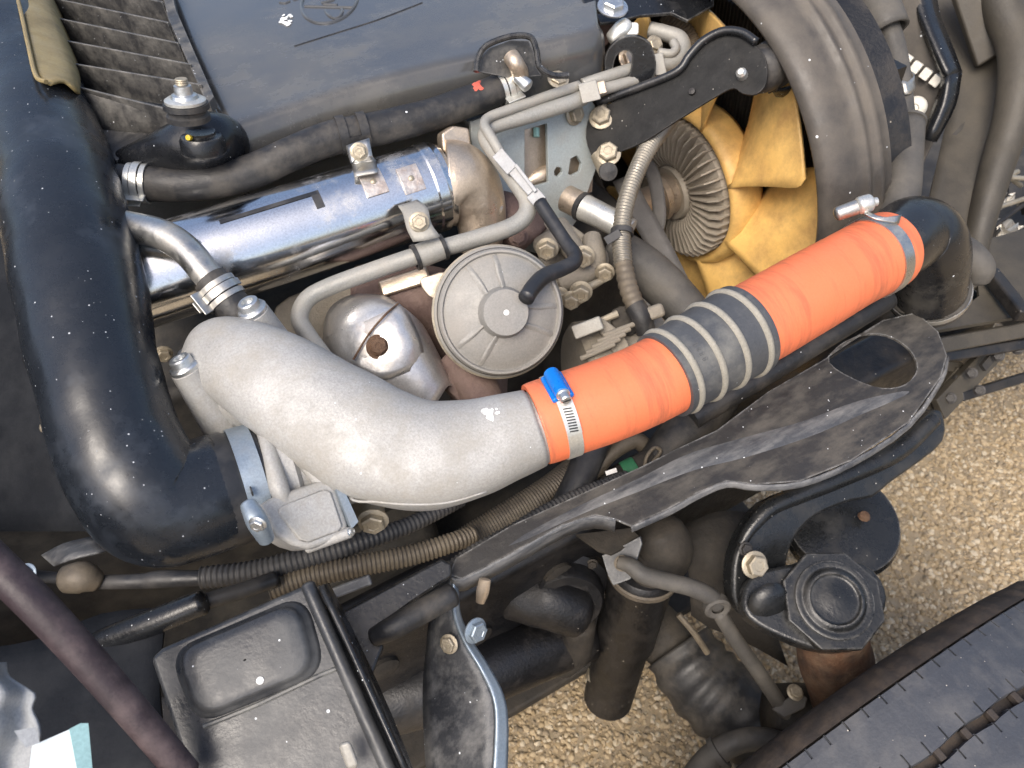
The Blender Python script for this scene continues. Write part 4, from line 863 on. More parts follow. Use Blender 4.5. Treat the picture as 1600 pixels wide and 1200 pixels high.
for k in range(NB):
    a0 = 2 * math.pi * (k + .12) / NB
    rows = []
    for i, rr_ in enumerate((.098, .13, .17, .205, .216)):
        row = []
        wd2 = (.34, .38, .40, .40, .34)[i]
        for j in range(5):
            u = (j - 2) / 2; aa = a0 + u * wd2 + (.0, .05, .06, .05, .03)[i]
            rad = rr_ - (.016 * (u > .6) if i == 4 else 0)
            row.append(fp(.04 + u * (.034 - .01 * i / 4) + .006 * (u * u), rad, aa))
        rows.append(row)
    grid(rows, sub=3).build('blade', 'amber', t, smooth=180, solid=.004)

# ================================================================== shroud ring and radiator
SCN = FC + U * .032
t = thing('fan_shroud', 'large smooth dark plastic fan shroud ring', 'shroud', SCN)
lathe(MB(), SCN, F, kl([(.228, .016), (.231, .008), (.236, .005), (.246, .010), (.251, .024), (.252, .040), (.251, .050), (.255, .052), (.256, .056), (.252, .059), (.251, .066), (.255, .069), (.256, .074), (.251, .077), (.250, .09)]), 160, a0=0, a1=360).build('ring', 'shroud', t, smooth=180)
lathe(MB(), SCN, F, kl([(.228, .016), (.226, .03), (.228, .08), (.24, .13)]), 120).build('throat', 'frame_black', t, smooth=180)
t = thing('radiator', 'dark finned radiator core behind the fan blades', 'radiator', SCN + F * .2 - U * .3)
rc = SCN + F * .14 - L * .05 - U * .06
box(MB(), rc, F * .02, L * .23, U * .24).build('core', 'frame_black', t)
mb = MB()
for k in range(66): box(mb, rc - F * .024 + L * (-.226 + .0069 * k), F * .004, L * .0012, U * .237)
mb.build('core_fins', 'under_dirt', t, smooth=0, kind='stuff')

# ================================================================== right hand side
t = thing('sleeved_hose', 'dusty black hose with loose rubber sleeves beside the fan shroud', 'hose', P(1410, 200, .98))
ptube([(1352, -40, 0.940, 29), (1372, 10, 0.930, 29), (1388, 50, 0.925, 29)], n=28, sub=4, caps=False).build('upper_sleeve', 'hose_dusty', t, smooth=60, solid=.004)
ptube([(1380, 20, 0.930, 17), (1395, 70, 0.925, 18), (1404, 120, 0.920, 18), (1412, 190, 0.910, 17), (1414, 230, 0.905, 17)], n=22).build('hose', 'hose_dusty', t, smooth=180)
ptube([(1418, 192, 0.905, 23), (1414, 240, 0.890, 24), (1409, 290, 0.875, 26), (1400, 350, 0.860, 27)], n=28, sub=4, caps=False).build('lower_sleeve', 'hose_dusty', t, smooth=60, solid=.004)
lathe(MB(), P(1418, 192, 0.905), P(1418, 192, 0.905) - P(1415, 230, 0.893), [(R(20, .96), -.003), (R(26, .96), -.002), (R(26, .96), .0015), (R(20, .96), .002)], 32).build('sleeve_lip', 'hose_dusty', t)
pgrid([[(1377, 138, 0.925), (1392, 128, 0.915), (1410, 126, 0.900), (1418, 128, 0.902), (1428, 118, 0.915), (1424, 112, 0.925)], [(1386, 158, 0.925), (1396, 152, 0.915), (1414, 148, 0.898), (1424, 146, 0.902), (1430, 138, 0.915), (1428, 130, 0.925)]], sub=3).build('metal_clip', 'steel', t, solid=.0015)
# panel with the white foam strip
t = thing('foam_edged_panel', 'black radiator side panel edged with a segmented white foam strip', 'panel', P(1400, 130, 1.03))
psheet([(1300, -60), (1425, -60), (1448, 40), (1478, 120), (1474, 190), (1440, 260), (1420, 330), (1380, 330), (1340, 150)], P(1400, 120, 1.03), V(1400, 120) + F * -.3, .01).build('panel', 'shroud', t, bevel=.002)
pn2 = V(1400, 120) + F * -.3; po2 = P(1400, 120, 1.024)
k = 0
for i in range(9):
    f = i / 8; x = 1334 + (1456 - 1334) * f; y = 36 + (122 - 36) * f
    q = pl(x, y, po2, pn2); q2 = pl(x + 12.5, y + 8.5, po2, pn2)
    dr_ = (q2 - q).normalized()
    box(MB(), (q + q2) / 2 + U * random.uniform(-.0005, .0005), (q2 - q) / 2 * .95, pn2.normalized().cross(dr_) * R(8, 1.02), pn2.normalized() * .006).build('foam_block', 'foam', t, bevel=.0015)
lathe(MB(), pl(1430, 168, po2, pn2), pn2, [(0, -.004), (R(17, 1.02), -.004), (R(17, 1.02), .001), (R(13, 1.02), .006), (R(7, 1.02), .008), (R(5, 1.02), .006), (0, .007)], 28).build('plug', 'foam', t)
t = thing('side_strip', 'glossy black folded metal strip beside the white foam edge', 'strip', P(1450, 100, 1.03))
pgrid([[(1405, -60, 1.02), (1428, 20, 1.005), (1440, 48, 1.0), (1458, 90, .99), (1474, 124, .985)], [(1422, -60, 1.0), (1440, 18, .985), (1449, 44, .98), (1467, 86, .972), (1482, 118, .968)], [(1452, -60, 1.02), (1466, 15, 1.0), (1474, 40, .995), (1490, 80, .987), (1502, 112, .982)]], sub=3).build('strip', 'gloss_black', t, smooth=180, solid=.003)
pgrid([[(1474, 124, .985), (1482, 118, .968), (1502, 112, .982)], [(1462, 160, .99), (1474, 165, .975), (1492, 165, .985)], [(1440, 215, 1.0), (1450, 220, .99), (1462, 222, .995)]], sub=3).build('lower_tail', 'gloss_black', t, smooth=180, solid=.003)
# brown grey outer panel
t = thing('moulded_cowl', 'dusty brown grey moulded panel at the vehicle front', 'panel', P(1520, 200, 1.1))
pgrid([[(1440, -60, 1.12), (1462, 60, 1.10), (1486, 130, 1.08), (1470, 230, 1.06), (1450, 320, 1.03), (1440, 420, 1.0)],
       [(1485, -60, 1.11), (1515, 60, 1.085), (1545, 118, 1.06), (1520, 230, 1.05), (1500, 320, 1.03), (1480, 420, 1.01)],
       [(1530, -60, 1.06), (1552, 40, 1.045), (1574, 92, 1.03), (1560, 200, 1.04), (1530, 310, 1.03), (1505, 420, 1.02)],
       [(1550, -60, 1.10), (1572, 40, 1.08), (1590, 100, 1.06), (1580, 200, 1.06), (1545, 320, 1.05), (1515, 430, 1.03)]], sub=3).build('panel', 'panel_brown', t, smooth=60, solid=.004)
for q in (((1462, 210), (1472, 182), (1468, 182), (1456, 210)), ((1488, 210), (1500, 196), (1508, 190), (1504, 202), (1494, 212))):
    psheet(list(q), P(q[0][0], q[0][1], 1.03), V(*q[0]), .003).build('slot', 'engine_dark', t)
psheet([(1478, -40), (1536, -40), (1573, 78), (1527, 106), (1505, 40)], P(1527, 50, 1.035), V(1527, 50) + F * .2, .03).build('raised_facet', 'panel_brown', t, bevel=.004)
ptube([(1542, -60, 1.03, 30), (1570, 20, 1.02, 30), (1592, 80, 1.01, 30), (1585, 170, 1.01, 28), (1555, 270, 1.02, 24), (1530, 360, 1.02, 20), (1520, 420, 1.02, 16)], n=24).build('edge_roll', 'panel_brown', t, smooth=180)

# lower front: slotted crossmember, bars, debris
t = thing('front_crossmember', 'dusty slotted steel crossmember below the black elbow pipe', 'crossmember', P(1530, 500, 1.15))
zc = .70
psheet([(1440, 490), (1470, 440), (1520, 380), (1700, 330), (1700, 475), (1560, 500), (1440, 520)], Vector((0, 0, zc)), U, .006, holes=[[(1455, 505), (1470, 495), (1475, 501), (1460, 511)], [(1480, 488), (1497, 478), (1502, 484), (1486, 495)], [(1500, 472), (1515, 462), (1520, 470), (1506, 480)], [(1518, 452), (1528, 446), (1530, 462), (1520, 470)]]).build('sheet', 'panel_brown', t)
bar(MB(), P(1545, 425, 1.12), P(1600, 495, 1.05), UP, .02, .02).build('brace', 'frame_black', t, bevel=.004)
bar(MB(), P(1440, 545, 1.07), P(1680, 500, 1.13), UP, .022, .02).build('rail', 'panel_brown', t, bevel=.003)
bar(MB(), P(1440, 562, 1.085), P(1680, 525, 1.145), UP, .016, .02).build('rail', 'frame_black', t, bevel=.003)
tr_ = thing('front_truss', 'dusty bolted steel truss of slanting plates over the gravel', 'truss', P(1530, 580, 1.2))
for a_, b_, w_ in (((1465, 640, 1.12), (1560, 540, 1.18), .035), ((1500, 620, 1.14), (1680, 565, 1.24), .014), ((1440, 650, 1.15), (1500, 580, 1.16), .02), ((1500, 575, 1.17), (1460, 570, 1.15), .016)):
    bar(MB(), P(*a_), P(*b_), UP, w_, .012).build('plate', 'panel_brown' if w_ != .014 else 'frame_black', tr_, bevel=.002)
for x, y in ((1518, 583), (1560, 556), (1485, 622), (1498, 555), (1530, 610), (1590, 545)):
    hexbolt(P(x, y, 1.12), V(x, y), R(7, 1.12)).build('bolt', 'frame_black', tr_)
for a_, b_ in (((1535, 575), (1560, 545)), ((1470, 632), (1496, 590))):
    bar(MB(), P(*a_, 1.128), P(*b_, 1.138), UP, .012, .006).build('slot', 'engine_dark', tr_)
t = thing('scrap_pile', 'jumble of pale crumpled foil and thin rods beyond the front panel', 'scrap', P(1570, 350, 1.35))
random.seed(21)
for k in range(24):
    x, y = random.uniform(1535, 1680), random.uniform(275, 400); d = random.uniform(1.32, 1.42)
    c = P(x, y, d); r = random.uniform(.012, .03); mb = MB()
    pts = [[c + RT * (i - 1.5) * r * .6 + UP * (j - 1.5) * r * .6 + Vector([random.gauss(0, r * .3) for _ in range(3)]) for i in range(4)] for j in range(4)]
    grid(pts, mb=mb); mb.build('foil_scrap', 'foil' if k % 3 else 'frame_black', t, smooth=0, solid=.001)
for a_, b_ in (((1530, 370), (1640, 290)), ((1545, 390), (1660, 325)), ((1550, 275), (1680, 285)), ((1540, 330), (1650, 295)), ((1530, 300), (1590, 268)), ((1575, 275), (1595, 290))):
    ptube([(a_[0], a_[1], 1.29, 4), (b_[0], b_[1], 1.34, 4)], n=8, sub=2).build('rod', 'frame_black' if a_[1] > 350 else 'bolt', t)
box(MB(), P(1620, 330, 1.5), F * .25, L * .3, U * .05).build('tray', 'engine_dark', t)

# ================================================================== dusty wing support above the wheel
ZF = .86
t = thing('wing_support', 'long dusty black wing support plate with an oval hole', 'support plate', pz(1100, 700, ZF - .03))
fo = pz(1340, 590, ZF); fn = (U + L * .22).normalized()
outl = [(1120, 672), (1200, 612), (1290, 560), (1380, 500), (1432, 488), (1466, 518), (1480, 556), (1470, 590), (1420, 660), (1330, 720), (1250, 752), (1180, 757), (1135, 752), (1090, 770), (1045, 795), (985, 822), (962, 812), (930, 805), (880, 820), (790, 870), (722, 905), (702, 898), (712, 872), (800, 820), (900, 775), (1000, 730), (1060, 700)]
hole = smooth_loop([(1296, 566), (1310, 540), (1345, 524), (1385, 524), (1420, 545), (1433, 575), (1415, 600), (1378, 606), (1335, 592)], 3)
psheet(outl, fo, fn, .003, holes=[hole]).build('plate', 'fender_dark', t, bevel=.001)
# pressed swage along it and rolled lower lip
def onf(x, y, h=0.): return pl(x, y, fo, fn) + fn * h
tube(MB(), [tuple(onf(x, y, -.003)) + (r,) for x, y, r in ((724, 892, .006), (800, 850, .008), (900, 800, .009), (1000, 757, .010), (1080, 722, .012), (1160, 700, .013), (1260, 670, .012), (1340, 638, .011), (1420, 612, .008))], n=20, sub=6, ref=fn, flat=.38, round_caps=True).build('swage', 'fender', t, smooth=180)
grid([[onf(x, y) for x, y in ((985, 822), (1045, 795), (1090, 770), (1135, 752), (1180, 757), (1250, 752), (1330, 720), (1420, 660), (1470, 590), (1480, 556))], [onf(x, y) + L * .003 - U * .004 for x, y in ((985, 822), (1045, 795), (1090, 770), (1135, 752), (1180, 757), (1250, 752), (1330, 720), (1420, 660), (1470, 590), (1480, 556))], [onf(x, y) - U * .007 + L * .002 for x, y in ((985, 822), (1045, 795), (1090, 770), (1135, 752), (1180, 757), (1250, 752), (1330, 720), (1420, 660), (1470, 590), (1480, 556))]], sub=3).build('lip', 'fender', t, smooth=180, solid=.0025)
grid([[onf(x, y) for x, y in ((704, 900), (722, 905), (790, 870), (880, 820), (930, 806), (962, 812))], [onf(x, y) - U * .022 for x, y in ((704, 900), (722, 905), (790, 870), (880, 820), (930, 806), (962, 812))]], sub=2).build('flange', 'fender', t, smooth=60, solid=.0025)
ptube([(758, 905, .70, 9), (754, 925, .705, 10), (750, 942, .71, 7)], n=8, sub=3, flat=.4, ref=V(755, 920)).build('rusty_tab', 'tan_metal', t)
# inner apron and tubes seen between the hose and the support
pgrid([[(1030, 690, .93), (1120, 640, .92), (1200, 590, .92), (1290, 535, .94), (1420, 455, .97)], [(1040, 735, .86), (1130, 690, .86), (1220, 630, .86), (1295, 560, .88), (1405, 498, .90)]], sub=3).build('apron', 'frame_black', t, solid=.003)  # far end is a dark sheet standing in for shade in the gap

t = thing('steering_shaft', 'dark dusty tube running just under the orange hoses', 'tube', P(1250, 530, .9))
ptube([(1080, 652, .82, 20), (1180, 592, .835, 20), (1280, 530, .85, 20), (1386, 464, .865, 20)], n=22, sub=4).build('tube', 'rubber', t, smooth=60)
lathe(MB(), P(1386, 464, .865), P(1386, 464, .865) - P(1280, 530, .85), [(0, .001), (R(13, .865), .001), (R(17, .865), 0), (R(20.5, .865), -.002)], 22).build('end_ring', 'hose_dusty', t)
ptube([(1010, 760, .83, 36), (1060, 690, .84, 38), (1110, 630, .86, 38), (1150, 570, .89, 36)], n=26).build('intake_pipe', 'rubber', None, smooth=180, label='thick black pipe passing under the ribbed coupler', category='pipe')
ptube([(860, 830, .80, 22), (900, 760, .81, 24), (930, 690, .83, 25), (960, 640, .86, 25)], n=22).build('drain_hose', 'rubber_clean', None, smooth=180, label='dark rubber hose dropping below the blue clamp', category='hose')
ptube([(905, 800, .84, 12), (940, 725, .84, 12), (985, 690, .845, 13), (1005, 695, .85, 13), (1012, 715, .86, 10)], n=16).build('brown_hose', 'conduit', None, smooth=180, label='thin brown hose hooking over below the orange hose', category='hose')
t = thing('wiring_loom', 'dusty taped wiring loom with a green tape band behind the wing support', 'loom', P(1000, 740, .84))
ptube([(900, 800, .825, 22), (950, 765, .825, 24), (1000, 735, .825, 25), (1050, 712, .83, 24), (1100, 680, .84, 22)], n=20, lump=.15).build('loom', 'under_dirt', t, smooth=180)
a, b = P(978, 746, .82), P(996, 737, .82); lathe(MB(), a, b - a, [(R(24.5, .825), 0), (R(25.5, .825), .002), (R(25.5, .825), .013), (R(24.5, .825), .015)], 24).build('tape_band', 'green_tape', t)
ptube([(1005, 742, .80, 3), (1010, 715, .80, 3), (1022, 700, .803, 3), (1032, 705, .806, 3), (1020, 722, .80, 3)], n=8).build('wire', 'conduit', t, smooth=180)
box(MB(), P(955, 737, .797), cv(.9, .3, 0) * R(9, .8), cv(-.3, .9, 0) * R(3.5, .8), V(950, 740) * .001).build('paper_flag', 'white_paint', t)

# corrugated looms
def loom(label, path, m, pitch=.0045, amp=.08, name='conduit'):
    return ptube(path, n=16, pitch=pitch, amp=amp).build(name, m, None, smooth=180, label=label, category='conduit')
loom('black ribbed conduit lying along the top of the wing support', [(700, 890, .72, 10), (740, 862, .73, 11), (800, 830, .742, 11), (850, 800, .755, 11), (910, 772, .772, 11), (980, 745, .79, 10)], 'conduit_black', .0045, .09)
loom('long tan corrugated conduit passing behind the black box corner', [(420, 922, .70, 17), (480, 902, .71, 17), (560, 884, .72, 17), (640, 868, .735, 16), (705, 848, .75, 15), (740, 835, .765, 14)], 'conduit', .0042, .08)
loom('dark corrugated conduit running under the throttle body', [(315, 903, .70, 17), (400, 893, .705, 18), (480, 872, .715, 18), (560, 848, .73, 15), (640, 820, .76, 13), (720, 780, .80, 12)], 'conduit_black', .005, .07)
loom('brown braided hose disappearing under the alloy elbow', [(720, 850, .80, 22), (780, 815, .81, 23), (850, 772, .825, 23), (905, 730, .85, 22)], 'conduit', .0032, .04, 'braided_hose')
ptube([(150, 910, .70, 11), (220, 908, .70, 12), (250, 905, .70, 14), (320, 903, .70, 12)], n=16).build('fuel_pipe', 'rubber_clean', None, smooth=180, label='thin black pipe leaving the dark corrugated conduit under the duct', category='pipe')
t = thing('pipe_joint', 'dull brass pipe joint on the thin black pipe', 'joint', P(120, 905, .69))
ptube([(105, 905, .69, 22), (130, 902, .69, 25), (150, 908, .695, 17)], n=18, sub=3, round_caps=True).build('body', 'conduit', t, smooth=60)
hexbolt(P(42, 897, .66), cv(-.1, .3, 1), R(13, .66)).build('nut', 'zinc_blue', t)
ptube([(40, 898, .67, 9), (105, 905, .69, 9)], n=12, sub=2).build('stem', 'rubber_clean', t)
pgrid([[(65, 868, .72), (100, 850, .715), (150, 838, .72)], [(85, 885, .70), (120, 872, .69), (165, 862, .70)]], sub=3).build('shield', 'fender', t, solid=.002)
t = thing('gas_strut', 'shiny black cylinder strut lying behind the black box', 'strut', P(220, 985, .64))
ptube([(60, 1050, .66, 19), (150, 1008, .65, 21), (240, 972, .645, 21), (315, 942, .645, 20)], n=22, round_caps=True).build('cylinder', 'gloss_black', t, smooth=180)
ptube([(310, 943, .65, 13), (380, 922, .67, 13), (430, 905, .69, 13)], n=16).build('rod', 'rubber_clean', t, smooth=180)

# ================================================================== black box lower left
t = thing('relay_box', 'dusty black box with a raised rounded lid panel', 'box', P(400, 1080, .56))
bn_ = (U * .92 + L * .32 - F * .05).normalized(); bo_ = P(370, 1060, .555)
psheet([(234, 1028), (252, 1012), (478, 912), (494, 916), (640, 1230), (610, 1275), (330, 1320)], bo_, bn_, .06).build('body', 'box_black', t, bevel=.004, seg=3)
def rrect(c, m=8):                         # rounded quad in picture order
    out = []
    for i in range(4):
        p, q, r_ = np.array(c[i - 1], float), np.array(c[i], float), np.array(c[(i + 1) % 4], float)
        a_ = q + (p - q) / np.linalg.norm(p - q) * 46; b_ = q + (r_ - q) / np.linalg.norm(r_ - q) * 46
        for k in range(m + 1):
            f = k / m; out.append(tuple((1 - f) ** 2 * a_ + 2 * f * (1 - f) * q + f * f * b_))
    return out
lq = [(262, 1018), (478, 926), (512, 1050), (306, 1136)]; lc = np.mean(lq, 0)
rings = []
for sc_k, h in ((1.0, -.001), (.985, .0015), (.95, .0035), (.91, .0045), (.88, .0075), (.84, .0105), (.79, .0118), (.6, .0122), (.3, .0124), (.02, .0125)):
    rings.append([pl(*(lc + (np.array(p) - lc) * sc_k), bo_, bn_) + bn_ * h for p in rrect(lq)])
for r_ in rings: r_.append(r_[0])
grid(rings).build('lid_panel', 'box_black', t, smooth=180)
tube(MB(), [tuple(pl(x, y, bo_, bn_) + bn_ * .002) + (.0055,) for x, y in ((482, 916), (510, 980), (545, 1060), (580, 1140), (620, 1230))], n=12, sub=3, round_caps=True).build('edge_rail', 'box_black', t, smooth=180)
pgrid([[(500, 916, .568), (540, 1000, .553), (590, 1110, .535), (640, 1220, .52)], [(512, 912, .60), (556, 1000, .585), (606, 1110, .566), (650, 1220, .55)]], sub=2).build('side_flange', 'gloss_black', t, solid=.003)
box(MB(), P(255, 1165, .565), RT * R(9, .56), UP * R(12, .56), V(255, 1165) * .006).build('side_lug', 'box_black', t, bevel=.002)
box(MB(), P(545, 1180, .52), cv(.35, -.9, 0) * R(22, .52), cv(.9, .35, 0) * R(10, .52), V(545, 1180) * .004).build('catch', 'pipe_grey', t, bevel=.003)
lathe(MB(), pl(413, 1064, bo_, bn_) + bn_ * .0124, bn_, [(0, -.001), (.0028, -.001), (.0026, .0006), (0, .0008)], 14).build('paint_dot', 'white_paint', t)
tube(MB(), [tuple(pl(x, y, bo_, bn_)) + (.002,) for x, y in ((318, 1135), (400, 1102), (500, 1055), (540, 1040))], n=8, sub=2).build('crease', 'box_black', t)

# ---- struts and bracket between the box and the support
t = thing('box_bracket', 'black steel bracket between the black box and wing support', 'bracket', P(600, 960, .66))
psheet([(500, 985), (535, 955), (690, 872), (706, 880), (706, 900), (640, 945), (585, 985), (600, 1010), (580, 1060), (560, 1075), (530, 1030)], P(600, 950, .66), (V(600, 950) + U * .3), .012).build('plate', 'gloss_black', t, bevel=.003)
bar(MB(), P(500, 935, .68), P(580, 905, .69), V(540, 920), .02, .01).build('arm', 'fender', t, bevel=.002)
ptube([(585, 995, .64, 15), (615, 980, .64, 19), (660, 955, .65, 20), (705, 930, .66, 19)], n=20, sub=5, round_caps=True, lump=.06).build('worn_hose', 'rubber', None, smooth=180, label='short scuffed black hose end under the steel bracket', category='hose')
t = thing('hanging_bracket', 'bent steel bracket hanging from the wing support end', 'bracket', P(730, 1080, .68))
hb1 = [(706, 900, .705), (706, 930, .70), (708, 965, .69), (724, 1005, .675), (748, 1045, .665), (768, 1090, .66), (772, 1140, .655), (766, 1240, .64)]
hb2 = [(690, 915, .725), (682, 940, .72), (672, 970, .715), (668, 1010, .71), (664, 1045, .71), (662, 1090, .705), (664, 1150, .70), (670, 1240, .69)]
pgrid([hb2, [(a * .5 + c * .5, b * .5 + d_ * .5, e * .5 + f_ * .5 - .004) for (a, b, e), (c, d_, f_) in zip(hb1, hb2)], hb1], sub=3).build('web', 'fender', t, smooth=180, solid=.003)
pgrid([[(a + 2, b, d_ - .002) for a, b, d_ in hb1], [(a + 2 + w_, b - 3, d_ + .006) for (a, b, d_), w_ in zip(hb1, (6, 7, 9, 11, 13, 16, 19, 22))]], sub=4).build('edge_flange', 'zinc_blue', t, smooth=30, solid=.003)  # bracket edge, widened and tinted blue to paint in its bluish highlight
hexbolt(P(742, 985, .672), cv(.6, -.1, .7), R(16, .68)).build('bolt', 'zinc_blue', t)
hexbolt(P(702, 1006, .672), cv(-.4, 0, .9), R(12, .68)).build('bolt', 'bolt', t)

# ---- lower left clutter
ptube([(-40, 850, .47, 29), (60, 948, .475, 28), (150, 1046, .485, 26), (240, 1150, .50, 24), (290, 1210, .51, 23)], n=24).build('maroon_rod', 'rod_maroon', None, smooth=180, label='out of focus dull maroon rod slanting across the dark corner', category='rod')
pgrid([[(-60, 1020, .62), (60, 1000, .64), (160, 960, .66), (260, 950, .66)], [(-60, 1150, .58), (60, 1110, .60), (160, 1090, .61), (250, 1080, .61)], [(-60, 1300, .54), (60, 1260, .56), (160, 1230, .57), (270, 1230, .57)]], sub=3).build('floor_plate', 'deep_black', None, smooth=180, solid=.003, label='dark steel panel under the maroon rod', category='panel')
random.seed(5)
rows = []
for i in range(7):
    row = []
    for j in range(9):
        y = 1035 + j * 24; x = -46 + i * (17 if j > 1 else 9) + 7 * math.sin(j * 1.7)
        row.append(P(x, y, .462 + .006 * math.sin(i * 1.3 + j * .5) + .003 * i))
    rows.append(row)
grid(rows, sub=3).build('white_cloth', 'cloth', None, smooth=180, solid=.002, label='crumpled off-white cloth on the dark panel', category='cloth')
t = thing('card', 'pale blue card with a teal edge beside the white cloth', 'card', P(100, 1180, .47))
cn = V(100, 1170)
psheet([(50, 1165), (108, 1140), (126, 1132), (136, 1240), (40, 1250)], P(100, 1180, .47), cn, .0015).build('sheet', 'card', t)
psheet([(108, 1139), (126, 1130), (138, 1130), (148, 1240), (128, 1242)], P(100, 1180, .469), cn, .002).build('edge_band', 'card_edge', t)
psheet([(22, 1142), (56, 1136), (62, 1160), (40, 1168)], P(60, 1150, .462), cn, .0015).build('loose_flap', 'cloth', t)

# ================================================================== suspension
ZA = .72
t = thing('control_arm', 'black painted upper control arm with an octagonal ball joint cap', 'control arm', P(1250, 850, .9))
an = (L * .75 + U * .8 + F * -.1).normalized(); ao_ = P(1250, 800, .90)
outl = [(1145, 905), (1150, 868), (1168, 826), (1198, 790), (1250, 768), (1320, 740), (1400, 702), (1462, 640), (1478, 655), (1476, 690), (1440, 722), (1392, 756), (1365, 778), (1330, 785), (1290, 800), (1262, 818), (1240, 848), (1230, 890), (1250, 930), (1255, 985), (1210, 990), (1165, 965), (1148, 940)]
psheet(smooth_loop(outl, 2), ao_, an, .028).build('arm', 'arm_black', t, bevel=.006, seg=3)
tube(MB(), [tuple(pl(x, y, ao_, an)) + (r,) for x, y, r in ((1158, 850, .006), (1175, 822, .008), (1205, 792, .010), (1250, 772, .011), (1320, 743, .012), (1400, 706, .012), (1458, 655, .010))], n=16, sub=5, round_caps=True).build('rolled_edge', 'arm_black', t, smooth=180)
top = (U * .93 + L * .25 - F * .1).normalized(); jo = P(1300, 945, .845)
psheet(smooth_loop([(1160, 930), (1180, 895), (1240, 880), (1270, 872), (1350, 880), (1385, 920), (1380, 965), (1352, 1010), (1290, 1018), (1220, 995), (1170, 965)], 3), jo, top, .026).build('socket_body', 'arm_black', t, bevel=.005, seg=3)
cc = P(1302, 938, .838)
x_ = (RT - top * RT.dot(top)).normalized(); y_ = top.cross(x_)
def octo(r, h, rot=22.5): return [cc + top * h + (x_ * math.cos(math.radians(rot + 45 * k)) + y_ * math.sin(math.radians(rot + 45 * k))) * r for k in range(8)]
slab(MB(), [octo(R(80, .84), -.012)], top * .014).build('octagon_cap', 'arm_black', t, bevel=.002)
rr2 = R(60, .84)
lathe(MB(), cc, top, [(0, .0015), (rr2, .0015), (rr2 * 1.0, .005), (rr2 * .93, .0062), (rr2 * .86, .0045), (rr2 * .80, .0048), (rr2 * .76, .008), (rr2 * .66, .0085), (rr2 * .62, .0055), (rr2 * .56, .005), (rr2 * .35, .007), (0, .008)], 56).build('ball_cap', 'arm_black', t, smooth=60)
hexbolt(P(1178, 882, .862), (top + L * .6), R(17, .86), head=.8).build('bolt', 'bolt', t)
hexbolt(P(1165, 858, .868), (top + L * .6), R(9, .86)).build('bolt', 'frame_black', t)
lathe(MB(), P(1205, 945, .842), (top * .6 + L * .8 - F * .2), [(0, .0045), (.013, .0038), (.022, 0), (.024, -.006)], 28).build('gusset', 'arm_black', t, smooth=180)
t = thing('steering_knuckle', 'rust brown steering knuckle under the ball joint', 'knuckle', P(1310, 1080, .95))
ptube([(1300, 980, .875, 52), (1305, 1030, .90, 56), (1315, 1075, .935, 50), (1325, 1130, .98, 56), (1335, 1200, 1.04, 70)], n=32, sub=6, lump=.06).build('upright', 'rusty', t, smooth=180)
ptube([(1200, 1110, .98, 40), (1260, 1120, .98, 50), (1320, 1140, 1.0, 50)], n=24, lump=.06).build('hub_arm', 'under_dirt', t, smooth=180)
t = thing('bump_stop', 'flat black rounded bump stop pad under the control arm', 'bump stop', P(1320, 830, 1.0))
lathe(MB(), P(1318, 812, 1.0), (U + L * .15 - F * .05), [(0, .0), (.055, 0), (.072, -.003), (.076, -.012), (.07, -.02), (.05, -.024), (.05, -.04), (.06, -.045), (.06, -.06), (0, -.06)], 48).build('pad', 'arm_black', t, smooth=50)
lathe(MB(), P(1350, 807, .99), U, [(0, 0), (.008, 0), (.006, .004), (0, .005)], 10).build('nut', 'rusty', t)

t = thing('shock_absorber', 'black shock absorber with dusty top standing by the chassis', 'shock absorber', P(985, 980, 1.0))
sa, sb = P(1008, 880, .97), P(950, 1090, 1.17); sx = sb - sa; sl = sx.length; sr = R(52, 1.0)
lathe(MB(), sa, sx, [(0, -.01), (sr * .45, -.008), (sr * .5, 0), (sr * .9, .004), (sr, .01), (sr * 1.0, .02), (sr * .95, .024), (sr * .97, sl * .5), (sr * .85, sl * .52), (sr * .85, sl), (0, sl)], 40).build('dust_tube', 'frame_black', t, smooth=40)
lathe(MB(), sa, sx, [(sr * .98, .012), (sr * 1.06, .014), (sr * 1.06, .02), (sr * .98, .022)], 40).build('crimp', 'conduit', t)
ptube([(1030, 830, .95, 40), (1035, 860, .96, 48), (1010, 885, .975, 45)], n=24, sub=5, round_caps=True).build('upper_bush', 'under_dirt', t, smooth=180)
ptube([(940, 1050, 1.14, 22), (935, 1065, 1.14, 22)], n=16, sub=2).build('lower_bolt', 'bolt', t)
t = thing('hose_mount', 'square steel brake hose mount on the chassis rail', 'bracket', P(985, 880, .9))
psheet([(940, 868), (955, 862), (1000, 838), (1003, 850), (985, 905), (958, 915), (950, 900)], P(975, 880, .895), (V(975, 880) - F * .3), .006).build('plate', 'fender', t, bevel=.001)
psheet([(900, 835), (985, 825), (1003, 842), (955, 866), (935, 860)], P(955, 850, .90), U, .004).build('shelf', 'under_dirt', t)
hexbolt(P(972, 880, .885), cv(-.1, 0, 1), R(10, .88)).build('nut', 'conduit', t)
t = thing('brake_hose', 'dusty grey brake hose looping from the mount to the knuckle', 'hose', P(1100, 960, .9))
ptube([(966, 878, .885, 10), (985, 884, .88, 13), (1005, 898, .878, 14), (1040, 908, .88, 14), (1080, 918, .885, 14), (1110, 932, .89, 14), (1122, 946, .895, 13)], n=18).build('hose', 'hose_dusty', t, smooth=180)
lathe(MB(), P(1120, 948, .892), cv(.1, -.5, .8), [(R(9, .89), -.006), (R(21, .89), -.006), (R(21, .89), .004), (R(17, .89), .006), (R(10, .89), .004)], 28).build('eyelet', 'hose_dusty', t)
ptube([(1122, 955, .90, 12), (1150, 1000, .915, 12), (1185, 1050, .93, 12), (1215, 1095, .945, 12), (1232, 1125, .955, 10)], n=16).build('link_rod', 'hose_dusty', t, smooth=180)
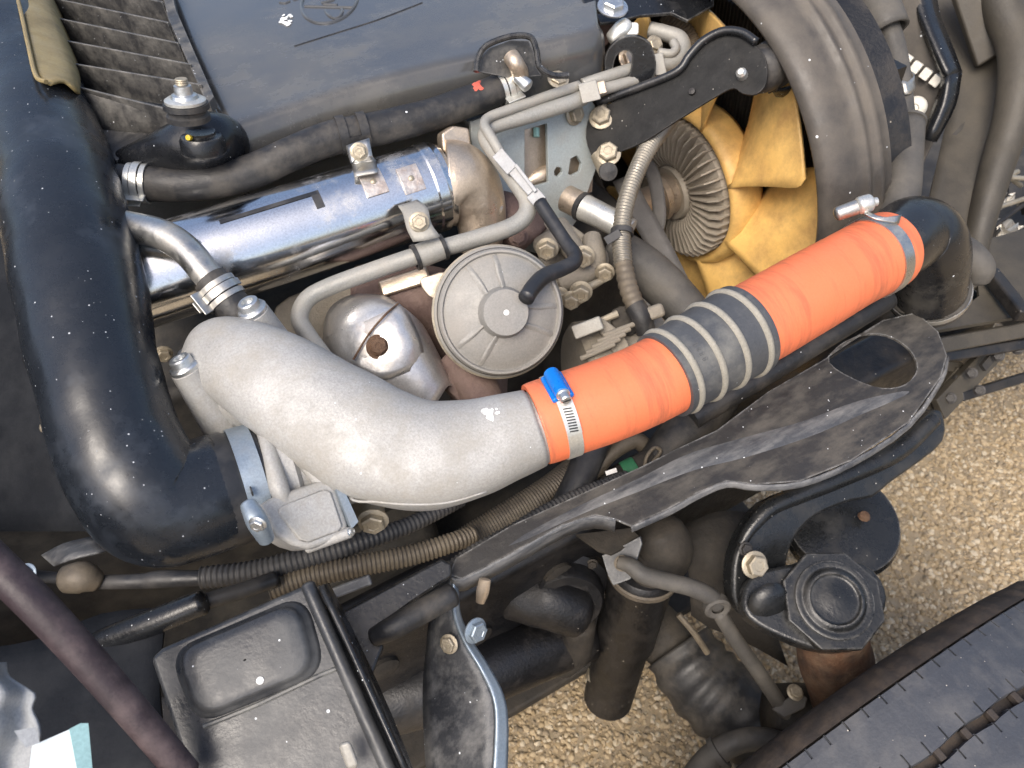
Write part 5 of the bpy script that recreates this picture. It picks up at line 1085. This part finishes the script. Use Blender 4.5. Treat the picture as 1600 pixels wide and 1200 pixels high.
psheet([(1205, 1108), (1245, 1080), (1262, 1090), (1258, 1106), (1225, 1122)], P(1230, 1100, .935), V(1230, 1100), .01).build('end_bracket', 'hose_dusty', t, bevel=.002)
hexbolt(P(1242, 1082, .925), cv(.1, .6, .8), R(10, .93)).build('bolt', 'bolt', t)
t = thing('axle_boot', 'black ribbed rubber axle boot behind the link rod', 'boot', P(1120, 1080, 1.1))
ptube([(1060, 1010, 1.12, 56), (1095, 1060, 1.10, 62), (1150, 1110, 1.08, 66), (1200, 1150, 1.08, 60)], n=32, pitch=.03, amp=.04).build('boot', 'rubber', t, smooth=180)
ptube([(990, 950, 1.14, 40), (1040, 1000, 1.13, 44), (1075, 1035, 1.12, 40)], n=24).build('shaft', 'under_dirt', t, smooth=180)
t = thing('spring_hanger', 'dirty curved steel spring hanger beside the shock absorber', 'hanger', P(1080, 960, 1.05))
pgrid([[(1030, 830, 1.02), (1060, 850, 1.0), (1075, 890, 1.0), (1080, 960, 1.03)], [(1070, 820, 1.02), (1100, 850, 1.0), (1110, 900, 1.0), (1110, 980, 1.03)], [(1120, 800, 1.03), (1145, 850, 1.01), (1150, 920, 1.0), (1160, 1000, 1.03)], [(1170, 800, 1.05), (1190, 870, 1.04), (1200, 950, 1.03), (1230, 1040, 1.05)]], sub=3).build('hanger', 'under_dirt', t, smooth=180, solid=.004)
ptube([(1060, 960, 1.02, 5), (1085, 990, 1.02, 5), (1105, 1020, 1.03, 5)], n=8).build('edge', 'conduit', t)
t = thing('steering_box', 'round black steering box casting under the wing support', 'steering box', P(880, 950, 1.0))
gx = (L * .8 + U * .35 - F * .3).normalized(); go = P(885, 945, .985)
lathe(MB(), go, gx, [(0, .0), (.014, 0), (.016, -.004), (.03, -.006), (.034, .002), (.046, .002), (.05, -.003), (.052, -.02), (.062, -.024), (.064, -.06), (0, -.06)], 40).build('casting', 'frame_black', t, smooth=40)
gu = perp(gx); gv = gx.cross(gu)
for k in range(6):
    an_ = math.radians(60 * k + 15); hexbolt(go + (gu * math.cos(an_) + gv * math.sin(an_)) * .057 - gx * .023, gx, .006).build('bolt', 'under_dirt', t)
ptube([(800, 925, 1.0, 40), (850, 935, 1.0, 46), (900, 950, 1.01, 46)], n=24, sub=5, lump=.12, round_caps=True).build('neck', 'frame_black', t, smooth=180)
ptube([(905, 975, 1.02, 26), (900, 1015, 1.05, 24), (880, 1040, 1.08, 20)], n=20, sub=5, round_caps=True).build('drop_arm', 'under_dirt', t, smooth=180)
t = thing('wishbone', 'dark lower suspension arm crossing above the gravel', 'suspension arm', P(850, 1040, 1.05))
ptube([(560, 1100, 1.0, 60), (700, 1060, 1.02, 60), (820, 1020, 1.05, 52), (920, 990, 1.08, 40)], n=24).build('arm', 'frame_black', t, smooth=180)
t = thing('steering_joint', 'grey rubber tie rod joint against the tyre', 'tie rod', P(1150, 1160, .95))
ptube([(1075, 1230, .95, 22), (1110, 1185, .94, 20), (1150, 1160, .935, 18), (1190, 1155, .935, 18), (1225, 1165, .94, 20)], n=20).build('rod', 'hose_dusty', t, smooth=180)
a, b = P(1118, 1180, .94), P(1135, 1168, .938); lathe(MB(), a, b - a, [(R(20, .94), 0), (R(26, .94), .001), (R(26, .94), .008), (R(20, .94), .009)], 24).build('collar', 'hose_dusty', t)

# ================================================================== tyre
t = thing('tyre', 'large dusty black tyre with sipes and a zigzag groove', 'tyre', (.45, .0, 0))
TC = Vector((.45, 0, .372)); RTY = .372; YI = .082     # inner shoulder towards the engine (+Y)
def tp(a, y, r): return Vector((TC.x + math.sin(a) * r, y, TC.z + math.cos(a) * r))
lathe(MB(), Vector((TC.x, 0, TC.z)), Vector((0, 1, 0)), [(.20, -.10), (.27, -.118), (.33, -.118), (.355, -.108), (.360, -.09), (.360, .06), (.358, .074), (.350, .088), (.335, .097), (.30, .104), (.27, .102), (.20, .085)], 200).build('carcass', 'tyre_dirt', t, smooth=50)
# tread ribs: sections in y with sipe notches cut along their edges
def rib(y0, y1, name='tread_rib', np_=106):
    mb = MB(); vs = []; fs = []; ys = [0, .02, .17, .19, .81, .83, .98, 1]
    st = [0, .0004, .0016, .0020, .011]; m = len(ys); n = np_ * 5
    for k in range(n):
        a = 2 * math.pi * (k // 5) / np_ + st[k % 5] / RTY
        wob = .0016 * math.sin(a * np_ / 4) ; low = k % 5 in (1, 2); side = (k // 5) % 2
        for j, u in enumerate(ys):
            y = y0 + (y1 - y0) * u + wob * (1 if u < .5 else (0 if y1 > .06 else 1)) + (.0015 if low else 0)
            r = RTY - .26 * y ** 2 - (max(0, y - .055) ** 2) * 6
            if j in (0, m - 1): r -= .009
            if low and (j <= 2 or j >= 5): r -= .003
            vs.append(tp(a, y, r))
    for k in range(n):
        k2 = (k + 1) % n
        for j in range(m - 1): fs.append((k * m + j, k * m + j + 1, k2 * m + j + 1, k2 * m + j))
    mb.add(vs, fs); return mb.build(name, 'tyre', t, smooth=30)
rib(.013, .073)
rib(-.054, .004)
rib(-.10, -.063)
mb = MB(); vs = []; n = 600
for k in range(n):
    a = 2 * math.pi * k / n
    w_ = .0012 * math.sin(k * .9) + .004 * mnoise.noise(Vector((math.cos(a) * 14, math.sin(a) * 14, 0))) + .003 * mnoise.noise(Vector((math.cos(a) * 60, math.sin(a) * 60, 3)))
    for y, r in ((.0735, .355), (.0745 , .3675 + w_ * .4), (.082 + w_, .364), (.092 + w_, .352), (.098, .336)): vs.append(tp(a, y, r))
mb.add(vs, [(k * 5 + j, k * 5 + j + 1, ((k + 1) % n) * 5 + j + 1, ((k + 1) % n) * 5 + j) for k in range(n) for j in range(4)])
mb.build('shoulder', 'tyre_dirt', t, smooth=50)
for k in range(-7, 14):
    a = math.radians(k * 5.1 + 1.2)
    c = tp(a, .0085, .3665); rd = Vector((math.sin(a), 0, math.cos(a))); tg = Vector((math.cos(a), 0, -math.sin(a)))
    box(MB(), c, tg * .0035, Vector((0, .0055, 0)), rd * .004).build('groove_stub', 'tyre_dirt', t, bevel=.001)
